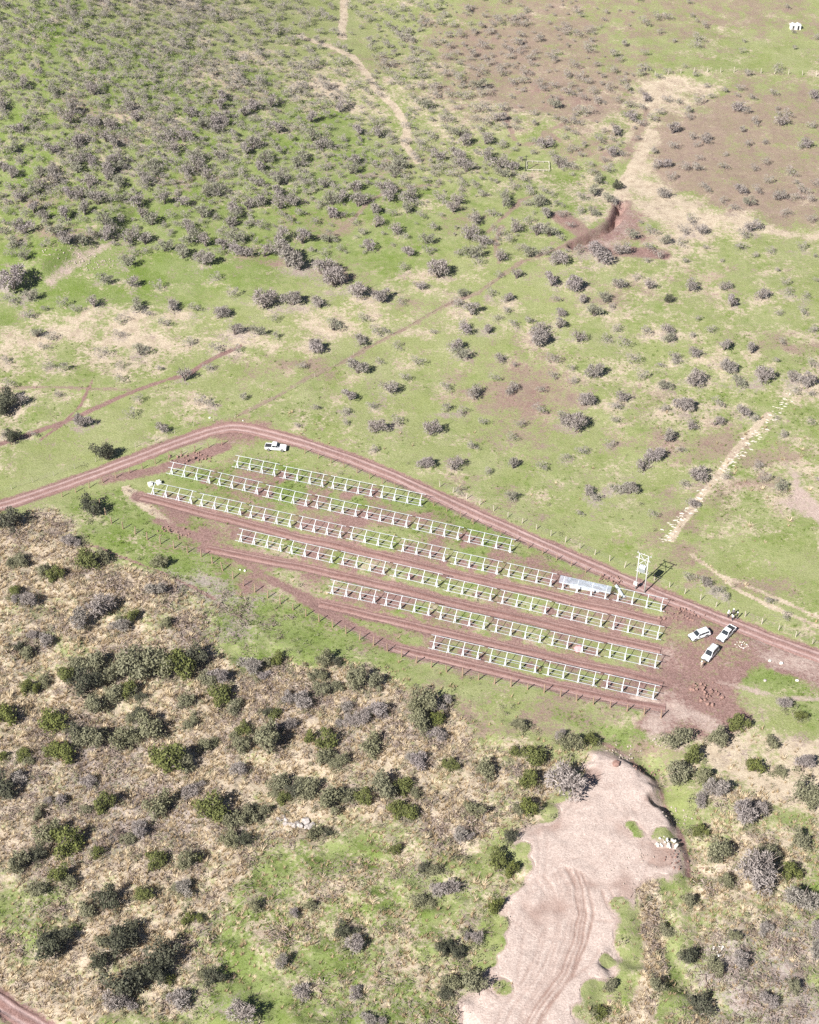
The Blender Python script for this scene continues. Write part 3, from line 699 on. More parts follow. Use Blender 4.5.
def resample(pts, step):
    pts = np.array(pts); d = np.hypot(*np.diff(pts, axis=0).T); s = np.concatenate([[0], np.cumsum(d)])
    # Catmull-like smoothing by dense cubic interpolation of each axis
    t = np.arange(0, s[-1], step)
    out = np.stack([np.interp(t, s, pts[:, 0]), np.interp(t, s, pts[:, 1])], -1)
    k = max(3, int(4.5 / step)) | 1
    ker = np.hanning(k + 2)[1:-1]; ker /= ker.sum()
    pad = np.concatenate([np.repeat(out[:1], k // 2, 0), out, np.repeat(out[-1:], k // 2, 0)])
    return np.stack([np.convolve(pad[:, 0], ker, 'valid'), np.convolve(pad[:, 1], ker, 'valid')], -1), t
def ribbon(name, pts, hw, mat, ruts, step=.6, seed=0, widen=None):
    c, t = resample(pts, step)
    tan = np.gradient(c, axis=0); tan /= np.linalg.norm(tan, axis=1)[:, None]
    nor = np.stack([-tan[:, 1], tan[:, 0]], -1)
    nu = 19
    u = np.linspace(-1, 1, nu)
    wl = hw * (1 + .26 * (fbm(t, t * 0 + seed, 5, 40) - .5) * 2); wr = hw * (1 + .26 * (fbm(t, t * 0 + seed, 5, 41) - .5) * 2)
    if widen is not None:
        e = np.exp(-((np.hypot(c[:, 0] - widen[0], c[:, 1] - widen[1])) / widen[2]) ** 2) * widen[3]
        wl = wl + e; wr = wr + e * .4
    off = np.where(u[None, :] > 0, u[None, :] * wl[:, None], u[None, :] * wr[:, None])
    x = c[:, 0, None] + nor[:, 0, None] * off; y = c[:, 1, None] + nor[:, 1, None] * off
    wob = (fbm(t, t * 0 + 3 + seed, 9, 43)[:, None] - .5) * .5
    tr = sum(np.exp(-((off - r - wob) / .30) ** 2) for r in ruts)
    edge = sstep(.72, 1.0, np.abs(u))[None, :] * np.ones_like(x)
    z = height(x, y) + .02 - .07 * tr + .05 * (fbm(x, y, .9, 44) - .5) - .12 * edge
    n = len(c); i = np.arange(n * nu).reshape(n, nu)
    F = np.stack([i[:-1, :-1], i[1:, :-1], i[1:, 1:], i[:-1, 1:]], -1).reshape(-1, 4)[:, ::-1]
    me = mesh_np(name, np.stack([x, y, z], -1).reshape(-1, 3), F, mat, smooth=True)
    at = me.attributes.new('track', 'FLOAT', 'POINT')
    at.data.foreach_set('value', np.clip(tr * (.55 + .5 * fbm(x, y, 6, 45)), 0, 1).astype(np.float32).ravel())
    return tag(obj(name, me), kind='structure')
_jn = ground(238, 432)
ribbon('dirt_road', ROAD, 1.45, M['road'], (-.75, .72), seed=1, widen=(_jn[0], _jn[1], 7, 1.2))
ribbon('dirt_road', ROAD2, 1.6, M['road'], (-.8, .8), seed=5)
for k, l in enumerate(LANES):
    ribbon('dirt_lane', l, 1.0, M['lane'], (-.6, .6), seed=10 + k)

def build_clearing():
    pts = np.array(_clear); st = .24
    xs = np.arange(pts[:, 0].min() - 1, pts[:, 0].max() + 1, st); ys = np.arange(max(136, pts[:, 1].min() - 1), pts[:, 1].max() + 1, st)
    X, Y = np.meshgrid(xs, ys); x, y = X.ravel(), Y.ravel()
    sd = poly_sd(x, y, _clear) + clear_jit(x, y)
    tr = np.zeros_like(x); lo = np.zeros_like(x)
    base = [(566, 868), (574, 885), (578, 910), (574, 940), (562, 972), (540, 1000), (520, 1035)]
    sets = [([(p[0] + o * (1 + .2 * math.sin(i + o)), p[1] + .3 * abs(o)) for i, p in enumerate(base)], w) for o, w in ((0, 1), (4, .8), (9, 1), (13, .9), (-5, .5), (-9, .4), (-14, .45), (-22, .5), (-27, .35), (-34, .4), (-45, .3))]
    sets += [([(602, 890), (612, 915), (628, 940), (640, 955)], .7), ([(610, 888), (622, 912), (638, 936)], .5), ([(520, 905), (535, 880), (560, 862), (590, 855)], .25),
             ([(515, 930), (530, 895), (560, 872), (600, 862)], .25), ([(545, 1020), (560, 985), (568, 960)], .5), ([(570, 980), (590, 965), (600, 950)], .5), ([(610, 800), (640, 830), (650, 850)], .3)]
    _q = random.Random(9)
    for _ in range(16):
        ax_, ay_ = _q.uniform(500, 660), _q.uniform(790, 1000); an = _q.uniform(0, 3.14); ln_ = _q.uniform(25, 70)
        mx, my = ax_ + math.cos(an) * ln_ * .5 + _q.uniform(-8, 8), ay_ + math.sin(an) * ln_ * .5 + _q.uniform(-8, 8)
        for o_ in (0, 8): sets.append(([(ax_ + o_, ay_), (mx + o_, my), (ax_ + o_ + math.cos(an) * ln_, ay_ + math.sin(an) * ln_)], _q.uniform(.15, .4)))
    for p, w in sets:
        pp = P2(*p); d = seg_dist(x + (fbm(x, y, 3, 53) - .5) * .7, y, pp)[0]
        e = np.exp(-(d / .26) ** 2) * w
        tr = np.maximum(tr, e * (.5 + .9 * (fbm(x, y, 2.2, 54))))
    tr = np.maximum(tr, .8 * sstep(.5, .75, fbm(x, y, 6, 55, 4)))
    z = height(x, y) + .02 - .16 * tr + .10 * (fbm(x, y, 1.1, 56) - .5) - .35 * sstep(.6, -.3, sd)
    keep = sd > -.35
    ny, nx = X.shape; i = np.arange(nx * ny).reshape(ny, nx)
    F = np.stack([i[:-1, :-1], i[:-1, 1:], i[1:, 1:], i[1:, :-1]], -1).reshape(-1, 4)
    F = F[keep[F].all(1)]
    used = np.unique(F); remap = np.full(nx * ny, -1); remap[used] = np.arange(len(used))
    me = mesh_np('graded_clearing', np.stack([x, y, z], -1)[used], remap[F], M['sand'], smooth=True)
    at = me.attributes.new('track', 'FLOAT', 'POINT'); at.data.foreach_set('value', np.clip(tr[used], 0, 1).astype(np.float32))
    tag(obj('graded_clearing', me), kind='structure')
build_clearing()

# ================================================================== VEGETATION
def unit(v): return v / (np.linalg.norm(v, axis=-1, keepdims=True) + 1e-9)
def grey_shrub(seed, ntw=560):
    """a spreading thorn shrub about 3 m across: (twig V,F), (stem V,F)"""
    r = np.random.default_rng(seed)
    lobes = []
    for k in range(r.integers(5, 9)):
        a = r.uniform(0, 2 * math.pi); d = r.uniform(.25, 1.0)
        lobes.append((math.cos(a) * d, math.sin(a) * d, r.uniform(.7, 1.35), r.uniform(.45, .8)))
    L = np.array(lobes); w = L[:, 3] ** 2; pick = r.choice(len(L), ntw, p=w / w.sum())
    dirv = unit(r.normal(size=(ntw, 3)) + np.array([0, 0, .45]))
    rad = r.uniform(.35, 1.0, ntw) ** .6
    c = L[pick, :3] + dirv * (L[pick, 3] * rad)[:, None] * np.array([1, 1, .8])
    c[:, 2] = np.maximum(c[:, 2], .12)
    d = unit(dirv + .55 * r.normal(size=(ntw, 3)))
    ln = r.uniform(.16, .40, ntw); wd = r.uniform(.026, .055, ntw)
    s = unit(np.cross(d, r.normal(size=(ntw, 3))))
    V = np.stack([c - d * ln[:, None] / 2 - s * wd[:, None], c - d * ln[:, None] / 2 + s * wd[:, None], c + d * ln[:, None] / 2], 1).reshape(-1, 3)
    F = np.arange(ntw * 3).reshape(-1, 3)
    mb = MB()
    for (lx, ly, lz, lr) in lobes:
        m1 = (lx * .35, ly * .35, lz * .55)
        mb.tube([(lx * .06, ly * .06, -.15), m1, (lx, ly, lz + lr * .3)], [.085, .06, .02], 4, cap=False)
        for q in range(2):
            e = r.normal(size=3) * .45
            mb.tube([m1, (lx + e[0], ly + e[1], lz + .2 + abs(e[2]))], [.045, .014], 3, cap=False)
    return (V, F), mb
def leaf_bush(seed, n=950, flat_=.85, leaf=.2):
    """a dense rounded bush about 3 m across"""
    r = np.random.default_rng(seed)
    lobes = [(0, 0, .8, .75)]
    ex_ = r.uniform(.75, 1.2)
    for k in range(r.integers(9, 15)):
        a = r.uniform(0, 2 * math.pi); d = r.uniform(.35, 1.15)
        lobes.append((math.cos(a) * d * ex_, math.sin(a) * d / ex_, r.uniform(.3, 1.35) * flat_, r.uniform(.24, .56)))
    L = np.array(lobes); w = L[:, 3] ** 2; pick = r.choice(len(L), n, p=w / w.sum())
    dirv = unit(r.normal(size=(n, 3)) + np.array([0, 0, .25]))
    rad = r.uniform(.55, 1.06, n)
    c = L[pick, :3] + dirv * (L[pick, 3] * rad)[:, None]
    st_ = r.random(n) < .12
    c[st_] += r.normal(size=(int(st_.sum()), 3)) * np.array([.28, .28, .16])
    c[:, 2] = np.maximum(c[:, 2], .05)
    nrm = unit(dirv + .7 * r.normal(size=(n, 3)))
    s = unit(np.cross(nrm, r.normal(size=(n, 3)))); t = np.cross(nrm, s)
    a = (r.uniform(.6, 1.25, n) * leaf)[:, None]
    V = np.stack([c - s * a * .5, c + t * a * .32, c + s * a * .55, c - t * a * .32], 1).reshape(-1, 3)
    F = np.arange(n * 4).reshape(-1, 4)
    mb = MB()
    for (lx, ly, lz, lr) in lobes:
        mb.tube([(lx * .08, ly * .08, -.15), (lx * .5, ly * .5, lz * .6), (lx, ly, lz)], [.08, .05, .02], 4, cap=False)
    return (V, F), mb

def variants(fn, count, s0, mat, **kw):
    out = []
    for k in range(count):
        (V, F), mb = fn(s0 + k, **kw)
        out.append((mesh_np('crown', V, F, mat), mb.mesh('stems', M['stem']), V, F))
    return out
GREY = variants(grey_shrub, 8, 100, M['twig'])
GREY += variants(grey_shrub, 4, 120, M['twig_olive']) + variants(grey_shrub, 3, 130, M['twig_pale'], ntw=420)
GREYL = variants(grey_shrub, 2, 135, M['twig_pale'], ntw=900) + variants(grey_shrub, 3, 140, M['twig'], ntw=1100)
GREEN = variants(leaf_bush, 5, 200, M['leaf_green'], n=1800, leaf=.17)
OLIVE = variants(leaf_bush, 5, 220, M['leaf_olive'], n=1700, leaf=.17)
DARK = variants(leaf_bush, 4, 240, M['leaf_dark'], n=1600, leaf=.17, flat_=.95)
GREY_LO = [grey_shrub(160 + k, ntw=260)[0] for k in range(6)]

ORD = ['', 'second ', 'third ', 'fourth ', 'fifth ', 'sixth ', 'seventh ', 'eighth ', 'ninth ', 'tenth ', 'eleventh ', 'twelfth ', 'thirteenth ', 'fourteenth ', 'fifteenth ',
       'sixteenth ', 'seventeenth ', 'eighteenth ', 'nineteenth ', 'twentieth ', 'twenty-first ', 'twenty-second ', 'twenty-third ', 'twenty-fourth ', 'twenty-fifth ', 'twenty-sixth ', 'twenty-seventh ', 'twenty-eighth ', 'twenty-ninth ', 'thirtieth ', 'thirty-first ', 'thirty-second ', 'thirty-third ']
LANDMARKS = [  # px, py, phrase
    (30, 30, 'the top left corner of the picture'), (130, 75, 'the dense thicket on the hillside'), (240, 30, 'the hill crest'), (344, 20, 'the pale straight path at the top'), (395, 110, 'the pale winding path'),
    (40, 160, 'the left edge on the hill slope'), (190, 190, 'the foot of the hill thicket'), (80, 262, 'the rocky bank on the left'), (300, 258, 'the bare patch below the hill'), (440, 210, 'the straw band right of the hill'),
    (538, 165, 'the small white enclosure'), (605, 232, 'the dark red gully'), (635, 165, 'the tan far track'), (740, 160, 'the brown field'), (735, 76, 'the far pale fence'), (795, 29, 'the far white sheds'), (560, 60, 'the bare top slope'),
    (60, 330, 'the straw strip on the left'), (120, 400, 'the left cattle path'), (240, 425, 'the road bend'), (340, 362, 'the dark diagonal ditch'), (430, 330, 'the upper end of the diagonal ditch'), (512, 400, 'the big bare pink patch'),
    (600, 330, 'the middle of the right plain'), (740, 300, 'the right edge of the plain'), (735, 445, 'the white stone line'), (610, 450, 'the open grass above the road'), (460, 465, 'the long straight road'), (700, 575, 'the paired poles'), (795, 490, 'the pale bare ground at right')]
FG_LANDMARKS = [(15, 515, 'the road at the left edge'), (120, 560, 'the fence corner on the left'), (150, 660, 'the big bush clump'), (60, 720, 'the left edge'), (110, 800, 'the grey dead brush on the left'), (250, 690, 'the bright green strip below the fence'),
                (330, 750, 'the middle of the straw scrub'), (296, 821, 'the flat grey rock'), (60, 930, 'the straw streak at lower left'), (130, 970, 'the bottom left corner thicket'), (270, 960, 'the lower green meadow'), (440, 700, 'the lowest red lane'),
                (540, 780, 'the top of the pale clearing'), (495, 900, 'the left side of the pale clearing'), (700, 750, 'the head of the ravine'), (780, 790, 'the right edge below the cars'), (750, 880, 'the ravine floor'), (700, 980, 'the bottom right corner')]
def label_all(items, marks, word):
    """items: (obj, px, py, description) -> a label ranking each by distance to its nearest landmark"""
    groups = {}
    for o, x, y, desc in items:
        k = min(range(len(marks)), key=lambda i: (x - marks[i][0]) ** 2 + ((y - marks[i][1]) * 1.4) ** 2)
        groups.setdefault((k, desc), []).append(((x - marks[k][0]) ** 2 + ((y - marks[k][1]) * 1.4) ** 2, o))
    for (k, desc), lst in groups.items():
        lst.sort(key=lambda t: t[0])
        for i, (_, o) in enumerate(lst):
            o['label'] = f'{desc}, {ORD[min(i, 32)]}closest to {marks[k][2]}'

def place_shrub(name, var, b, w, r, hs=1.0, sink=.05):
    b = Vector([float(q) for q in b])
    s = w / px_per_m(b.y) / 3.0
    e = empty(name, b - Vector((0, 0, sink)), r.uniform(0, 6.28))
    e.scale = (s * r.uniform(.9, 1.12), s * r.uniform(.9, 1.12), s * hs * r.uniform(.85, 1.1))
    obj('crown', var[0], e); obj('stems', var[1], e)
    return e
rs = random.Random(5)
inframe = [t for t in ALLG if -6 < t[0] < 825 and t[1] > -6]
inframe.sort(key=lambda t: -t[2])
single, rest = inframe[:300], inframe[300:] + [t for t in ALLG if not (-6 < t[0] < 825 and t[1] > -6)]
items = []
_sb = ground([t[0] for t in single], [t[1] + t[2] * .25 for t in single])
for (x, y, w, k), _b in zip(single, _sb):
    big = w > 20
    e = place_shrub('thorn_shrub', rs.choice(GREYL if big else GREY), _b, w * (1.04 if k == 0 else 1.22), rs, 1.1)
    tag(e, cat='shrub', group='grey leafless thorn shrubs on the hillside and plain')
    items.append((e, x, y, 'wide grey leafless shrub' if w > 21 else 'grey leafless shrub' if w > 16.5 else 'small grey leafless shrub'))
label_all(items, LANDMARKS, 'shrub')

def merged(name, templates, P, S, RZ, mat, HS=None, tilt=None):
    Vs, Fs, off = [], {3: [], 4: []}, 0
    pick = np.random.default_rng(len(P)).integers(0, len(templates), len(P))
    for k, (V, F) in enumerate(templates):
        I = np.where(pick == k)[0]
        if not len(I): continue
        c, s = np.cos(RZ[I])[:, None], np.sin(RZ[I])[:, None]
        x = V[None, :, 0]; y = V[None, :, 1]; z = V[None, :, 2]
        hs = 1.0 if HS is None else HS[I][:, None]
        W = np.stack([(x * c - y * s) * S[I][:, None] + P[I, 0, None], (x * s + y * c) * S[I][:, None] + P[I, 1, None], z * S[I][:, None] * hs + P[I, 2, None]], -1)
        nv = V.shape[0]
        FF = (F[None] + (off + np.arange(len(I)) * nv)[:, None, None]).reshape(-1, F.shape[1])
        Vs.append(W.reshape(-1, 3)); Fs[F.shape[1]].append(FF); off += nv * len(I)
    return mesh_np(name, np.concatenate(Vs), [np.concatenate(f) for f in Fs.values() if f], mat)
rp = ground([t[0] for t in rest], [t[1] + t[2] * .2 for t in rest])
rS = np.array([t[2] for t in rest]) / px_per_m(rp[:, 1]) / 3.0 * 1.22
tag(obj('distant_thicket', merged('distant_thicket', GREY_LO, rp, rS, rng.uniform(0, 6.28, len(rest)), M['twig'])),
    'mass of small grey leafless shrubs covering the far hillside', 'thicket', kind='stuff')

# ---- foreground bushes: kind, px, py, width px
items = []
DESC = {'G': 'rounded green bush', 'O': 'olive grey bush', 'D': 'dark green bush', 'W': 'bare grey twiggy bush'}
NAMES = {'G': 'green_bush', 'O': 'olive_bush', 'D': 'dark_bush', 'W': 'dry_bush'}
GRP = {'G': 'green bushes in the scrub', 'O': 'olive bushes in the scrub', 'D': 'dark bushes in the scrub', 'W': 'dry grey bushes in the scrub'}
_fb = ground([t[1] for t in FGL], [t[2] + t[3] * .28 for t in FGL])
for (k, x, y, w), _b in zip(FGL, _fb):
    var = rs.choice({'G': GREEN, 'O': OLIVE, 'D': DARK, 'W': GREYL}[k])
    e = place_shrub(NAMES[k], var, _b, w * 1.28, rs, 1.35 if k != 'W' else 1.1, .08)
    tag(e, cat='bush', group=GRP[k])
    items.append((e, x, y, ('large ' if w > 27 else 'small ' if w < 15.5 else '') + DESC[k]))
label_all([t for t in items if t[2] > 480], FG_LANDMARKS, 'bush')
label_all([t for t in items if t[2] <= 480], LANDMARKS, 'bush')

# ---- grass tufts
def tuft(seed, nb, h, sp, wd):
    r = np.random.default_rng(seed)
    a = r.uniform(0, 6.28, nb); lean = r.uniform(.15, 1.0, nb) * sp
    base = np.stack([np.cos(a) * r.uniform(0, .12, nb), np.sin(a) * r.uniform(0, .12, nb), np.full(nb, -.05)], -1)
    tip = base + np.stack([np.cos(a) * lean, np.sin(a) * lean, h * r.uniform(.55, 1.1, nb)], -1)
    s = np.stack([-np.sin(a), np.cos(a), np.zeros(nb)], -1) * wd
    V = np.stack([base - s, base + s, tip], 1).reshape(-1, 3)
    return V, np.arange(nb * 3).reshape(-1, 3)
def sow(name, n, y0, y1, want, tmpl, smin, smax, mat, label, cat, seed, extra=None):
    r = np.random.default_rng(seed)
    x = r.uniform(-110, 110, n); y = r.uniform(y0, y1, n)
    k = np.abs(x) < .186 * y + 41
    x, y = x[k], y[k]
    a, b = cover(x, y)
    bare = np.maximum(a[:, 0], a[:, 1])
    for pts, hw in ROADLIKE:
        bare = np.maximum(bare, sstep(hw + .9, hw + .2, seg_dist(x, y, pts)[0]))
    pr = want(a, b) * (bare < .45)
    if name != 'green_weeds': pr = pr * (.06 + .94 * sstep(-9, 3, (x - _rl[0][0]) * _rn[0] + (y - _rl[0][1]) * _rn[1]))
    k = r.random(len(x)) < pr
    x, y = x[k], y[k]
    SS = r.uniform(smin, smax, len(x)) * (.7 + .6 * fbm(x, y, 6, 81))
    if extra is not None:
        x = np.concatenate([x, extra[:, 0]]); y = np.concatenate([y, extra[:, 1]]); SS = np.concatenate([SS, extra[:, 2]])
    P = np.stack([x, y, height(x, y)], -1)
    me = merged(name, tmpl, P, SS, r.uniform(0, 6.28, len(x)), mat)
    tag(obj(name, me), label, cat, kind='stuff')
def brush(seed, n=46):
    r = np.random.default_rng(seed)
    c = np.stack([r.normal(0, .55, n), r.normal(0, .55, n), np.abs(r.normal(.1, .22, n))], -1)
    d = unit(r.normal(size=(n, 3)) * np.array([1, 1, .45])); sd_ = unit(np.cross(d, r.normal(size=(n, 3))))
    ln = r.uniform(.25, .8, n)[:, None]; wd = r.uniform(.02, .055, n)[:, None]
    return np.stack([c - d * ln / 2 - sd_ * wd, c - d * ln / 2 + sd_ * wd, c + d * ln / 2], 1).reshape(-1, 3), np.arange(n * 3).reshape(-1, 3)
BRUSH_T = [brush(340 + k) for k in range(6)]
MOUND_T = [tuft(360 + k, 30, .55, .7, .042) for k in range(5)]
STRAW_T = [tuft(300 + k, 12, .62, .42, .045) for k in range(5)]
WEED_T = [tuft(320 + k, 9, .3, .32, .05) for k in range(5)]
M['brush'] = plant_mat('dead_brush', (.44, .36, .315), (.12, .085, .068), (.22, .155, .12), .5)  # dark tone: dark twigs, plus painted shade of holes in the scrub
M['pale_straw'] = plant_mat('bleached_straw', (.74, .63, .45), (.58, .46, .30), (.66, .54, .37), .5, .25)
sow('dead_brush', 19000, 140, 290, lambda a, b: np.clip(b[:, 2] * 1.2 + .55 * np.clip(a[:, 2], 0, 1) - .12, 0, 1), BRUSH_T, .6, 1.7, M['brush'], 'grey brown dead brush lying between the bushes', 'brush', 3)
LOW_T = []
for k in range(6):
    r_ = np.random.default_rng(380 + k); n_ = 44
    d_ = unit(r_.normal(size=(n_, 3)) + np.array([0, 0, .3])); c_ = d_ * r_.uniform(.2, .6, n_)[:, None] * np.array([1, 1, .8]) + np.array([0, 0, .18])
    s_ = unit(np.cross(d_, r_.normal(size=(n_, 3)))); t_ = np.cross(unit(d_ + .6 * r_.normal(size=(n_, 3))), s_); a_ = r_.uniform(.1, .2, n_)[:, None]
    LOW_T.append((np.stack([c_ - s_ * a_ * .5, c_ + t_ * a_ * .35, c_ + s_ * a_ * .55, c_ - t_ * a_ * .35], 1).reshape(-1, 3), np.arange(n_ * 4).reshape(-1, 4)))
_ex = []
for (k, x, y, w), _b in zip(FGL, _fb):
    rm = w / px_per_m(_b[1]) * .5
    if y < 480: continue
    for q in range(6):
        a_ = rs.uniform(0, 6.28); d_ = rm * rs.uniform(.75, 1.5)
        _ex.append((_b[0] + math.cos(a_) * d_, _b[1] + math.sin(a_) * d_, rs.uniform(.8, 1.7)))
EXTRA = np.array(_ex); EXTRA = EXTRA[poly_sd(EXTRA[:, 0], EXTRA[:, 1], _clear) < 0]
sow('low_scrub', 9000, 140, 285, lambda a, b: np.clip(.25 + .4 * a[:, 2] + .3 * b[:, 2], 0, .75) * (b[:, 0] < .75), LOW_T, .5, 1.7, M['leaf_olive'], 'low olive scrub plants scattered through the straw', 'scrub', 5, EXTRA)
sow('straw_mounds', 24000, 140, 290, lambda a, b: np.clip(a[:, 2] * 1.3 - .35, 0, 1), MOUND_T, .5, 1.7, M['pale_straw'], 'pale mounds of bleached straw in the scrub', 'grass', 4)
sow('dry_grass', 95000, 140, 300, lambda a, b: np.clip(a[:, 2] * 1.1 - .1, 0, 1), STRAW_T, .55, 1.5, M['straw'], 'tufts of dry straw coloured grass among the bushes', 'grass', 1)
sow('green_weeds', 80000, 140, 330, lambda a, b: np.clip(b[:, 0] - .2, 0, 1) * (a[:, 2] < .6), WEED_T, .5, 1.5, M['weed'], 'low green weeds growing over the open ground', 'weeds', 2)

# ================================================================== SOLAR FRAME ROWS
def table_meshes(BAY):
    tw = BAY * 3
    """parts of one table: four posts with tilted rafters, two long purlins, braces"""
    d = {}
    d['post'] = MB().box(-.12, .12, -.10, .10, -.4, 1.72).mesh('post', M['steel'])
    d['rafter'] = MB().bar((0, -1.25, .95), (0, 1.15, 2.42), .075, .11).mesh('rafter', M['steel'])
    d['purlin'] = MB().box(-tw / 2 - .30 * BAY, tw / 2 + .30 * BAY, -.035, .035, -.035, .035).mesh('purlin', M['dull_steel'])
    d['brace'] = MB().bar((0, 0, 0), (BAY, 0, 0), .04).mesh('brace', M['dull_steel'])
    return d
ROWNAME = {'A': 'the shortest row beside the road', 'B': 'the second row from the road', 'C': 'the longest row', 'D': 'the row below the longest', 'E': 'the second lowest row', 'F': 'the lowest row'}
NTH = ['leftmost', 'second', 'third', 'fourth', 'fifth', 'sixth', 'seventh', 'eighth', 'ninth', 'tenth']
TABLES = {}
for rk, ((ax, ay), (bx, by), nt_) in ROWS_PX.items():
    A, B = G(ax, ay), G(bx, by)
    d2 = Vector((B.x - A.x, B.y - A.y)); L = d2.length; d2.normalize()
    rz = math.atan2(d2.y, d2.x)
    BAY = L / (3 * nt_ + .86 * (nt_ - 1)); TW = 3 * BAY; gap = .86 * BAY
    TM = table_meshes(BAY)
    if rk == 'C': TMC = TM
    for i in range(nt_):
        s0 = i * (TW + gap) + TW / 2
        cx, cy = A.x + d2.x * s0, A.y + d2.y * s0
        zc = float(height(cx, cy))
        e = empty('solar_mounting_table', (cx, cy, zc), rz + rs.uniform(-.006, .006))
        which = 'leftmost' if i == 0 else 'rightmost' if i == nt_ - 1 else NTH[i] + ' from left'
        tag(e, f'bare white steel solar mounting frame, {which} in {ROWNAME[rk]}', 'solar frame', 'empty solar mounting frames in rows')
        TABLES[rk, i] = e
        for k in range(4):
            px_ = -TW / 2 + k * BAY
            wx, wy = cx + d2.x * px_, cy + d2.y * px_
            dz = float(height(wx, wy)) - zc
            o = obj('post', TM['post'], e, (px_, 0, min(dz, .08))); o.rotation_euler = (rs.gauss(0, .012), rs.gauss(0, .012), 0)
            obj('rafter', TM['rafter'], e, (px_, 0, 0))
        for (yy, zz) in ((-1.15, 1.1), (-.05, 1.8), (1.05, 2.45)):
            obj('purlin', TM['purlin'], e, (0, yy, zz))
        obj('brace', TM['brace'], e, (-TW / 2, .03, .75)); obj('brace', TM['brace'], e, (-TW / 2 + 2 * BAY, .03, .75))
        if rs.random() < .5:
            obj('brace', TM['brace'], e, (-TW / 2 + BAY, .03, 1.15))
# the table where the panel rails are already going on
e = TABLES['C', 8]
e['label'] = 'solar mounting frame with many parallel rails fitted, ninth from left in the longest row'
RAILM = TMC['purlin'].copy(); RAILM.materials[0] = plain_mat('blue_grey_rail', (.50, .54, .60), .4, .2, 2, .2)
for k in range(9):
    t = k / 8 * 1.5 - .5
    obj('rail', RAILM, e, (0, .25 + .8 * t - .02, 1.94 + .49 * t + .05))

def stack_of_profiles(px, py, rz, n, ln, label, mat, dx=0):
    e = empty('profile_stack', G(px, py), rz)
    tag(e, label, 'steel profiles')
    me = MB().box(-ln / 2, ln / 2, -.05, .05, 0, .09).mesh('profile', M[mat])
    q = 0
    for lay in range(3):
        for k in range(n - lay):
            o = obj('profile', me, e, (rs.uniform(-.25, .25), (k - (n - lay - 1) / 2) * .16, .1 + lay * .1)); o.rotation_euler = (0, 0, rs.uniform(-.03, .03))
            q += 1
    bl = MB().box(-.08, .08, -n * .09, n * .09, -.1, .1).mesh('bearer', M['wood'])
    for s in (-1, 1): obj('bearer', bl, e, (s * ln * .3, 0, 0))
    return e
_rz = TABLES['C', 8].rotation_euler[2]
stack_of_profiles(585, 589, _rz + .04, 6, 5.6, 'stack of white steel profiles under the railed solar frame', 'dull_steel')
stack_of_profiles(597, 586, _rz - .05, 4, 4.0, 'stack of pale steel profiles behind the railed solar frame', 'dull_steel')
stack_of_profiles(620, 592, _rz - .9, 4, 3.6, 'short stack of pale profiles left of the paired poles', 'dull_steel')

# ================================================================== SMALL BUILT THINGS
def rock_mesh(seed, sub=2, jag=.28):
    bm = bmesh.new(); bmesh.ops.create_icosphere(bm, subdivisions=sub, radius=.5)
    r = random.Random(seed); ax = [Vector((r.gauss(0, 1), r.gauss(0, 1), r.gauss(0, 1))).normalized() for _ in range(9)]
    for v in bm.verts:
        n = v.co.normalized(); k = 1.0
        for i, a in enumerate(ax):
            dd = n.dot(a)
            if dd > .55: k = min(k, (.55 + jag * .4 * ((i % 3) - .6)) / dd + .12)
        v.co = n * .5 * k * (1 + r.uniform(-.05, .05))
    me = bpy.data.meshes.new('rock'); bm.to_mesh(me); bm.free()
    return me
ROCKS = {}
for mk in ('rock', 'line_rock', 'pale_rock', 'white_rock', 'red_rock'):
    ROCKS[mk] = []
    for k in range(4):
        me = rock_mesh(k + 10, 1); me.materials.append(M[mk]); ROCKS[mk].append(me)
def pile(name, label, cat, px, py, n, rx, ry, s0, s1, mk, piece='stone', h=.5):
    b = G(px, py); e = empty(name, b); tag(e, label, cat)
    for k in range(n):
        a = rs.uniform(0, 6.28); d = math.sqrt(rs.random())
        x, y = math.cos(a) * d * rx, math.sin(a) * d * ry; s = rs.uniform(s0, s1)
        o = obj(piece, rs.choice(ROCKS[mk]), e, (x, y, float(height(b.x + x, b.y + y)) - b.z + s * .15 + h * (1 - d) * rs.random()))
        o.rotation_euler = (rs.uniform(0, 6), rs.uniform(0, 6), rs.uniform(0, 6)); o.scale = (s * rs.uniform(.8, 1.4), s, s * rs.uniform(.6, .9))
    return e
pile('lime_heap', 'heap of white rubble on the red earth right of the parked cars', 'rubble', 742, 645, 26, 1.3, .9, .15, .4, 'white_rock')
pile('stone_heap', 'pale boulders at the right rim of the graded clearing', 'stones', 667, 843, 26, 1.9, 1.3, .25, .8, 'white_rock')
for _i, (_x, _y, _lb) in enumerate(((622, 752, 'upper'), (650, 775, 'middle'), (676, 818, 'lower'), (684, 862, 'lowest'))):
    pile('clod_heap', f'loose earth clods along the {_lb} part of the clearing\'s right rim', 'earth', _x, _y, 34, 3.4, 2.4, .15, .55, 'red_rock' if _i % 2 else 'pale_rock', 'clod', .1)
pile('stone_heap', 'scattered small stones on the right side of the graded clearing', 'stones', 632, 868, 40, 5.0, 4.0, .12, .4, 'pale_rock', h=.05)
pile('stone_heap', 'pale stones beside the red lane end below the parked cars', 'stones', 664, 742, 14, 2.0, 1.4, .2, .6, 'pale_rock')
pile('clod_heap', 'loose red earth clods at the corner below the parking area', 'earth', 708, 694, 40, 3.5, 3.0, .3, 1.0, 'red_rock', 'clod')
pile('clod_heap', 'red earth clods heaped along the inside of the road bend', 'earth', 190, 459, 40, 5.0, 2.2, .3, .8, 'red_rock', 'clod')
